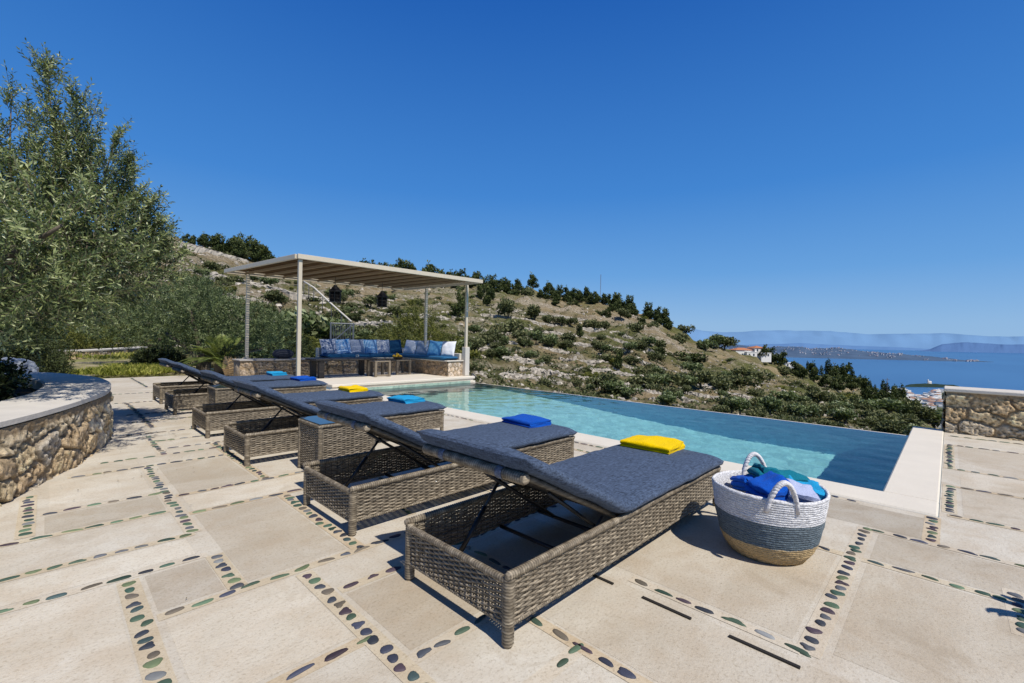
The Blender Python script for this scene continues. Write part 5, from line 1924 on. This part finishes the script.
# radio mast on the hilltop
p = site(599.5, 345)
ms = MB()
zb, zt2 = alt(599.5, 300, 345), alt(599.5, 274.5, 345)
for a in range(3):
    c, s = math.cos(a * 2.094) * .35, math.sin(a * 2.094) * .35
    ms.tube([(c, s, 0), (c * .4, s * .4, zt2 - zb)], .10, 5)
for z in np.linspace(1, zt2 - zb - 1, 10):
    q = 1 - .6 * z / (zt2 - zb)
    ms.tube([(math.cos(a) * .35 * q, math.sin(a) * .35 * q, z) for a in np.linspace(0, 2 * PI, 4)], .06, 4)
o = ms.build('radio_mast', m_plain('mast_steel', (.22, .22, .24), .5, .4)); o.location = (p[0], p[1], zb)
setp(o, 'thin lattice radio mast on top of the hill', 'mast')

# stair handrail and a grey gate on the slope behind the bench
galv0 = m_plain('dark_post', (.10, .10, .10), .6)
hr = empty('stair_handrail', (0, 0, 0), 0, 'white handrail of a stair climbing the slope behind the pergola', 'handrail')
pts = [at(303, 281.5, 26), at(313, 287.5, 25.6), at(331, 304, 25), at(351, 321.5, 24)]
MB().tube(pts, .045, 8).build('rail', M['render'], hr, True)
for q in (0, .5, 1, 1.5, 2, 2.5, 2.95):
    i = int(q); a = np.array(pts[i]) * (1 - (q - i)) + np.array(pts[min(i + 1, 3)]) * (q - i)
    MB().tube([a, a - [0, 0, .8]], .02, 6).build('post', galv0, hr, True)
gt = empty('metal_gate', at(342, 345, 21), -YAW + .3, 'small grey metal gate among rocks behind the bench', 'gate')
galv = m_plain('galvanised', (.13, .14, .16), .5, .5, metal=.3)
f = MB()
for a, b in (((-.5, 0, 0), (-.5, 0, 1.05)), ((.5, 0, 0), (.5, 0, 1.05)), ((-.5, 0, .05), (.5, 0, .05)), ((-.5, 0, 1.0), (.5, 0, 1.0)), ((-.5, 0, .05), (.5, 0, 1.0))): f.tube([a, b], .03, 6)
f.build('gate_frame', galv, gt)
f = MB()
for x in np.linspace(-.45, .45, 13): f.tube([(x, 0, .06), (x, 0, .99)], .01, 4)
f.build('bar_panel', galv, gt)
# retaining walls cut in the slope near the stair: long pale dry stone terrace walls
wm = [('long pale dry stone terrace wall high on the slope below the pines', [(176, 247), (195, 251), (212, 256), (230, 261), (246, 265.5)], 1.5),
      ('pale dry stone terrace wall crossing the slope behind the pergola', [(205, 283), (235, 284), (265, 290), (290, 297), (312, 301), (335, 304)], .9),
      ('short pale stone terrace wall behind the corner of the bench', [(352, 330), (372, 327), (392, 326)], .7)]
for lab, pl_, hh in wm:
    P3 = []
    for a, b in pl_:
        q_ = t_of(a, b)
        x_, y_, z_, _, _ = hill_pos(a, q_, False)
        P3.append((float(x_), float(y_), float(z_) + .004 * float(hill_d(a, q_))))
    ln = catmull(np.array(P3), 10)
    P = np.zeros((len(ln), 6, 3))
    n2 = np.array([F2[0], F2[1], 0])
    for k, (dz, back) in enumerate(((-1.6, -.1), (hh * .3, 0), (hh * .75, .1), (hh, .2), (hh, .9), (-1.6, 1.0))):
        P[:, k] = ln + n2 * back + [0, 0, dz] + rng.normal(size=ln.shape) * .13
    setp(MB().grid(P).build('terrace_wall', bpy.data.materials['limestone']), lab, 'stone wall', None, 'thing')

def contour(n, px):
    """t of the foot of riser n at each bearing"""
    ts = np.linspace(.02, .97, 500)
    k = ts[None] * NST + .9 * VN.fbm(px[:, None] / 110.0, ts[None] * 1.5, o=2)
    return ts[np.argmin(np.abs(k - (n + .80)), 1)]


WALLS = [(2, 500, 560), (2, 590, 700), (3, 520, 610), (3, 640, 760), (4, 480, 545), (4, 575, 665), (4, 700, 770), (5, 470, 530), (5, 560, 640), (5, 660, 735), (6, 490, 570), (6, 600, 680), (7, 480, 540), (7, 565, 650), (8, 500, 585), (8, 610, 660), (9, 480, 555), (9, 580, 640), (10, 510, 600), (6, 215, 330), (8, 200, 300), (10, 185, 262), (4, 335, 420), (6, 350, 440), (8, 360, 450)]
for n_, x0, x1 in WALLS:
    px_ = np.arange(x0, x1, 1.5)
    t_ = contour(n_, px_)
    X, Y, Z, _, _ = hill_pos(px_, t_, False)
    d_ = hill_d(px_, t_)
    m_ = len(px_)
    hh_ = (.9 + .35 * VN.fbm(px_ / 7.0, n_ * 3.3)) * np.clip(d_ / 140, .45, 1.3) * np.sin(np.linspace(.12, PI - .12, m_)) ** .35
    ln = np.stack([X, Y, Z], -1)
    n2 = np.array([F2[0], F2[1], 0])
    P = np.zeros((m_, 7, 3))
    for k, (f, back) in enumerate(((-1.6, -.5), (-.2, -.35), (.3, -.3), (.7, -.22), (1.0, -.1), (1.05, 1.2), (-1.6, 1.6))):
        P[:, k] = ln + n2 * back + np.array([0, 0, 1.0]) * (hh_ * f)[:, None] + .10 * rng.normal(size=(m_, 3)) + np.array([0, 0, .35])
    tone = np.repeat(rng.uniform(.55, 1.25, (m_, 7, 1)), 3, 2)
    setp(MB().grid(P, tone).build('terrace_wall', bpy.data.materials['limestone']), 'weathered dry stone terrace wall following a contour of the hillside', 'stone wall', 'dry stone terrace walls on the hillside', 'thing')

# utility poles and wires
wood = m_plain('pole_wood', (.10, .085, .07), .9, .1)
poles = []
for px, pyb, pyt, d, lab in ((888, 400, 378, 300, 'thin utility pole with a cross-arm above the bay'), (1090, 470, 395, 90, 'utility pole carrying the wires beyond the stone wall')):
    b, t_ = at(px, pyb, d), at(px, pyt, d)
    r = empty('utility_pole', b, -YAW, lab, 'utility pole')
    hh = t_[2] - b[2]
    MB().tube([(0, 0, -2), (0, 0, hh)], .14, 8).build('mast', wood, r, True)
    MB().box((-1.6, -.08, hh - 1.3), (1.6, .08, hh - 1.1)).build('cross_arm', wood, r)
    poles.append(t_)
for k in range(4):
    a = at(790, 408 + k * 2.4, 150); b = at(1040, 421 + k * 4.5, 70)
    t = np.linspace(0, 1, 30)[:, None]
    pts = a * (1 - t) + b * t - np.array([0, 0, 1.2]) * (4 * t * (1 - t))
    o = MB().tube(pts, .017, 4).build('power_line', M['blackmetal'])
    setp(o, 'thin dark power line crossing the wooded slope above the pool edge', 'wire', 'power lines over the slope')

# ------------------------------------------------------------------ sea, coasts, distant mountains
SEA = -140.0


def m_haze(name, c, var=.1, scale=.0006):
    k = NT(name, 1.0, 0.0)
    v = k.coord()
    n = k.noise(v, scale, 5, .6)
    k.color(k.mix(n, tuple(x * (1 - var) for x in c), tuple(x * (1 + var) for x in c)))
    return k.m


k = NT('sea_water', .28, .35)
v = k.coord(scale=(1, 1, 1))
n1 = k.noise(k.coord(scale=(.35, 1, 1)), .0012, 5, .6)
k.color(k.ramp(n1, [(.3, (.022, .083, .205)), (.7, (.036, .120, .265))]))
k.bump(k.noise(v, .08, 4, .6), .12, 2.0)
pxs = np.linspace(300, 2600, 40)
ds = np.geomspace(500, 70000, 50)
b = bear(pxs)[:, None]
P = np.stack([ds[None] * (F2[0] + R2[0] * b), ds[None] * (F2[1] + R2[1] * b), np.full((40, 50), SEA)], -1)
setp(MB().grid(P[::-1]).build('sea', k.m), kind='structure')


def range_(name, prof, d, mat, depth, zb=SEA - 30, seed=0, rough=.8, n=260):
    prof = np.array(prof, float)
    px = np.linspace(prof[0, 0], prof[-1, 0], n)
    py = np.interp(px, prof[:, 0], prof[:, 1]) + rough * .5 * VN.fbm(px / 14.0, seed, o=4)
    zt_ = H + d * (hz(px) - py) / FPX
    rows = []
    for k, (f, dd) in enumerate(((0, -depth), (.25, -depth * .72), (.55, -depth * .42), (.8, -depth * .18), (1, 0), (.5, depth * .5), (0, depth))):
        D = d + dd + (0 if f in (0, 1) else depth * .10 * VN.fbm(px / 18.0, seed + k * 3.1, o=3))
        z = zb + (zt_ - zb) * f * (1 if f == 1 else 1 + .18 * VN.fbm(px / 10.0, seed + k * 5.7))
        q = bear(px)
        # keep the crest's own sight line
        rows.append(np.stack([D * (F2[0] + R2[0] * q), D * (F2[1] + R2[1] * q), np.broadcast_to(z, px.shape)], -1))
    return setp(MB().grid(np.stack(rows, 1)[::-1]).build(name, mat, None, True), kind='structure')


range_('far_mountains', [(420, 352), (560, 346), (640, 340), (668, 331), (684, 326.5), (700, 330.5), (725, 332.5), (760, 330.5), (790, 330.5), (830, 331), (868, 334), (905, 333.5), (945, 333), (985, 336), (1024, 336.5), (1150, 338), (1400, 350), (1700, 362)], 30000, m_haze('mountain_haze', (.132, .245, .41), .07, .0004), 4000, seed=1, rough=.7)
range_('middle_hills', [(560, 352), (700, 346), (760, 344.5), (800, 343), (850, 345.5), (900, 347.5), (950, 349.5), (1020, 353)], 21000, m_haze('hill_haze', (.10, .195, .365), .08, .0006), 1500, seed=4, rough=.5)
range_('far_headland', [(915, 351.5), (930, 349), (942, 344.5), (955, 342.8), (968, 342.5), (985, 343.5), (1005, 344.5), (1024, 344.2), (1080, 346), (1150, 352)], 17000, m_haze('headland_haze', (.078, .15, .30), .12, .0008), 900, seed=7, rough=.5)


def coast(name, px0, px1, near, far, hgt, mat, seed, nd=24, npx=120):
    px = np.linspace(px0, px1, npx)
    near = np.interp(px, *zip(*near)); far = np.interp(px, *zip(*far))
    s = np.linspace(0, 1, nd)
    D = near[:, None] + (far - near)[:, None] * s[None]
    PXg = np.repeat(px[:, None], nd, 1)
    e = np.clip(np.minimum(s, 1 - s) * 4, 0, 1)[None] * np.clip(np.minimum(px - px0, px1 - px) / (px1 - px0) * 8, 0, 1)[:, None]
    Z = SEA - 1.5 + 4 * np.minimum(1, e * 3) + e * (np.interp(PXg, *hgt) if isinstance(hgt, tuple) else hgt) * (.75 + .35 * VN.fbm(PXg / 22.0, s[None] * 3, seed))
    b = bear(PXg)
    P = np.stack([D * (F2[0] + R2[0] * b), D * (F2[1] + R2[1] * b), Z], -1)
    o = MB().grid(P[::-1]).build(name, mat, None, True)
    setp(o, kind='structure')
    return PXg, D, Z


def town(name, label, PXg, D, Z, n, size, seed, dens=None, mats=None, warm=.3):
    r = np.random.default_rng(seed)
    mb = MB()
    i = r.integers(2, PXg.shape[0] - 2, n); j = r.integers(2, PXg.shape[1] - 3, n)
    for a, c in zip(i, j):
        px, d, z = PXg[a, c] + r.normal() * .6, D[a, c] * (1 + r.normal() * .004), Z[a, c]
        if px > 978: continue
        if dens is not None and VN(px / 9.0, d / 300.0) < dens: continue
        p = site(px, d)
        s = size * r.uniform(.6, 1.3)
        h = s * r.uniform(.5, .8)
        Mx = Matrix.Translation((p[0], p[1], z)) @ Matrix.Rotation(r.random() * 3, 4, 'Z')
        tone = r.uniform(.55, 1.0)
        mb.box((-s * .7, -s / 2, -4), (s * .7, s / 2, h), (tone, tone * .97, tone * .92), 0, Mx)
        if r.random() < warm:
            v = np.array([(-s * .75, -s * .55, h), (s * .75, -s * .55, h), (s * .75, s * .55, h), (-s * .75, s * .55, h), (-s * .3, 0, h * 1.35), (s * .3, 0, h * 1.35)])
            v = v @ np.array(Mx.to_3x3()).T + np.array(Mx.translation)
            mb.add(v, [(0, 1, 5, 4), (1, 2, 5), (2, 3, 4, 5), (3, 0, 4)], (1, 1, 1), 1)
    return setp(mb.build(name, mats), label, 'town', kind='stuff')


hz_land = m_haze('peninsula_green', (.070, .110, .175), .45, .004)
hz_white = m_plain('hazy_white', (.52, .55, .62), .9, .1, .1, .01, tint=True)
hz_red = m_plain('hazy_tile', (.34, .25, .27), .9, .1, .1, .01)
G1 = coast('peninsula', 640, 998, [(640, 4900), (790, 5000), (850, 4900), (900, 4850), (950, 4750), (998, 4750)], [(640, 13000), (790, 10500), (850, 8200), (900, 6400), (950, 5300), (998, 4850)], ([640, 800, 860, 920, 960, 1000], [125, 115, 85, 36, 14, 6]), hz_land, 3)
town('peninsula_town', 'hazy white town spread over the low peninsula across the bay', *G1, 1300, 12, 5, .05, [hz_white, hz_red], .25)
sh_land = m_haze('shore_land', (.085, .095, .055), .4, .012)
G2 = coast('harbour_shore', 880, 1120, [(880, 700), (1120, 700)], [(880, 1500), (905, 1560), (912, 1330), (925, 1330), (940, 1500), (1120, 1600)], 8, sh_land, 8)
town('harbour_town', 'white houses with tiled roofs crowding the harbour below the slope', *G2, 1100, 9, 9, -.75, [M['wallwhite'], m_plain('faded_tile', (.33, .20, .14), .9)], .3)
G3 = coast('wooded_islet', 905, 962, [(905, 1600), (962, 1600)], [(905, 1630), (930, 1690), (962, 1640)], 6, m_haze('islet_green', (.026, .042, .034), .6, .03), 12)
p = site(929.5, 1690)
ch = empty('white_chapel', (p[0], p[1], SEA + 9), -YAW, 'tiny white chapel with a tower on the wooded islet in the bay', 'chapel')
ch.scale = (.55, .55, .55)
MB().box((-2, -6, -6), (16, 6, 9)).build('nave', M['wallwhite'], ch)
MB().add([(-2.4, -6.4, 9.01), (16.4, -6.4, 9.01), (16.4, 6.4, 9.01), (-2.4, 6.4, 9.01), (-2.4, 0, 12), (16.4, 0, 12)], [(0, 1, 5, 4), (2, 3, 4, 5), (3, 0, 4), (1, 2, 5)]).build('roof', M['wallwhite'], ch)
MB().box((-8, -3.5, -6), (-2.01, 3.5, 19)).add([(-8, -3.5, 19.01), (-2, -3.5, 19.01), (-2, 3.5, 19.01), (-8, 3.5, 19.01), (-5, 0, 25)], [(0, 1, 4), (1, 2, 4), (2, 3, 4), (3, 0, 4)]).build('bell_tower', M['wallwhite'], ch)

# low dark planting inside the planter
for k, (x, y, rr, hh, lab) in enumerate([(-.62, 5.9, .36, .42, 'dark leafy plant in the planter bed, closest to the paving'), (-.50, 6.9, .34, .40, 'dark leafy plant in the planter bed beneath the olive'), (-.62, 7.7, .42, .45, 'dark leafy plant at the far inner edge of the planter bed')]):
    leafy('bedding_plant', lab, 'plant', (x, y, .42), [((0, 0, hh * .45), (rr, rr, hh * .5)), ((-rr * .6, .1, hh * .4), (rr, rr, hh * .45)), ((-rr * .2, -rr * .7, hh * .35), (rr * .7, rr * .7, hh * .4))], 420, 10, .06, .026, M['bush'], (.06, .16), None, 'plants in the planter bed')

for o in list(C.objects):
    if o.parent is None and o.get('category') == 'stone wall' or o.get('category') == 'planter wall': o['kind'] = 'thing'


def fallen_leaves():
    n = 150
    x = np.concatenate([rng.uniform(-.1, 1.3, 90), rng.uniform(-1, 4, 60)]); y = np.concatenate([rng.uniform(4.2, 9.5, 90), rng.uniform(1.5, 9, 60)])
    a = rng.random(n) * 6.28
    ax = np.stack([np.cos(a), np.sin(a), rng.normal(size=n) * .12], -1)
    L = rng.uniform(.018, .034, n)
    v, f, c = leaf_quads(np.stack([x, y, np.full(n, .012)], -1), ax, np.tile([0, 0, 1.0], (n, 1)) + unit(n) * .25, L, L * .24, rng.uniform(.3, .9, n))
    setp(MB().add(v, f, c).build('fallen_leaves', m_plain('dry_leaf', (.16, .125, .06), .8)), 'dry olive leaves scattered on the paving near the planter', 'leaves', kind='stuff')


fallen_leaves()


def shadow_caster():
    """a pot of arching strap leaves added out of view to throw a shadow on the paving"""
    root = empty('shadow_caster_plant', (2.95, -.93, 0), 0, 'terracotta pot of arching strap leaves added out of view to cast a leaf shadow', 'added shadow caster')
    MB().lathe([(.001, .002), (.13, .002), (.15, .06), (.19, .26), (.205, .27), (.205, .31), (.18, .31), (.17, .26), (.001, .26)], 28).build('pot_body', m_plain('terracotta', (.40, .19, .10), .85, .1, .2, 6, .3), root, True)
    mb = MB()
    for k in range(30):
        az = k * 2.4 + rng.normal() * .2
        L, rise = rng.uniform(.20, .36), rng.uniform(.30, .50)
        t = np.linspace(0, 1, 12)
        h = np.array([math.cos(az), math.sin(az)])
        sd_ = np.array([-h[1], h[0]])
        r_h, z = .03 + L * t ** 1.3, .26 + rise * np.sin(t * 2.2) * 1.1
        w_ = .026 * np.sin(np.clip(t * .95 + .08, 0, 1) * PI) ** .6
        P = np.stack([np.stack([h[0] * r_h + sd_[0] * q * w_, h[1] * r_h + sd_[1] * q * w_, z + abs(q) * w_ * .3], -1) for q in (-1, 0, 1)], 1)
        tn = np.clip(.45 + rng.normal() * .2, .1, .95)
        mb.grid(P, (tn, tn, tn))
    mb.build('foliage', M['cycadleaf'], root, True)


shadow_caster()  # out-of-view plant, added for the shadow it throws into the picture
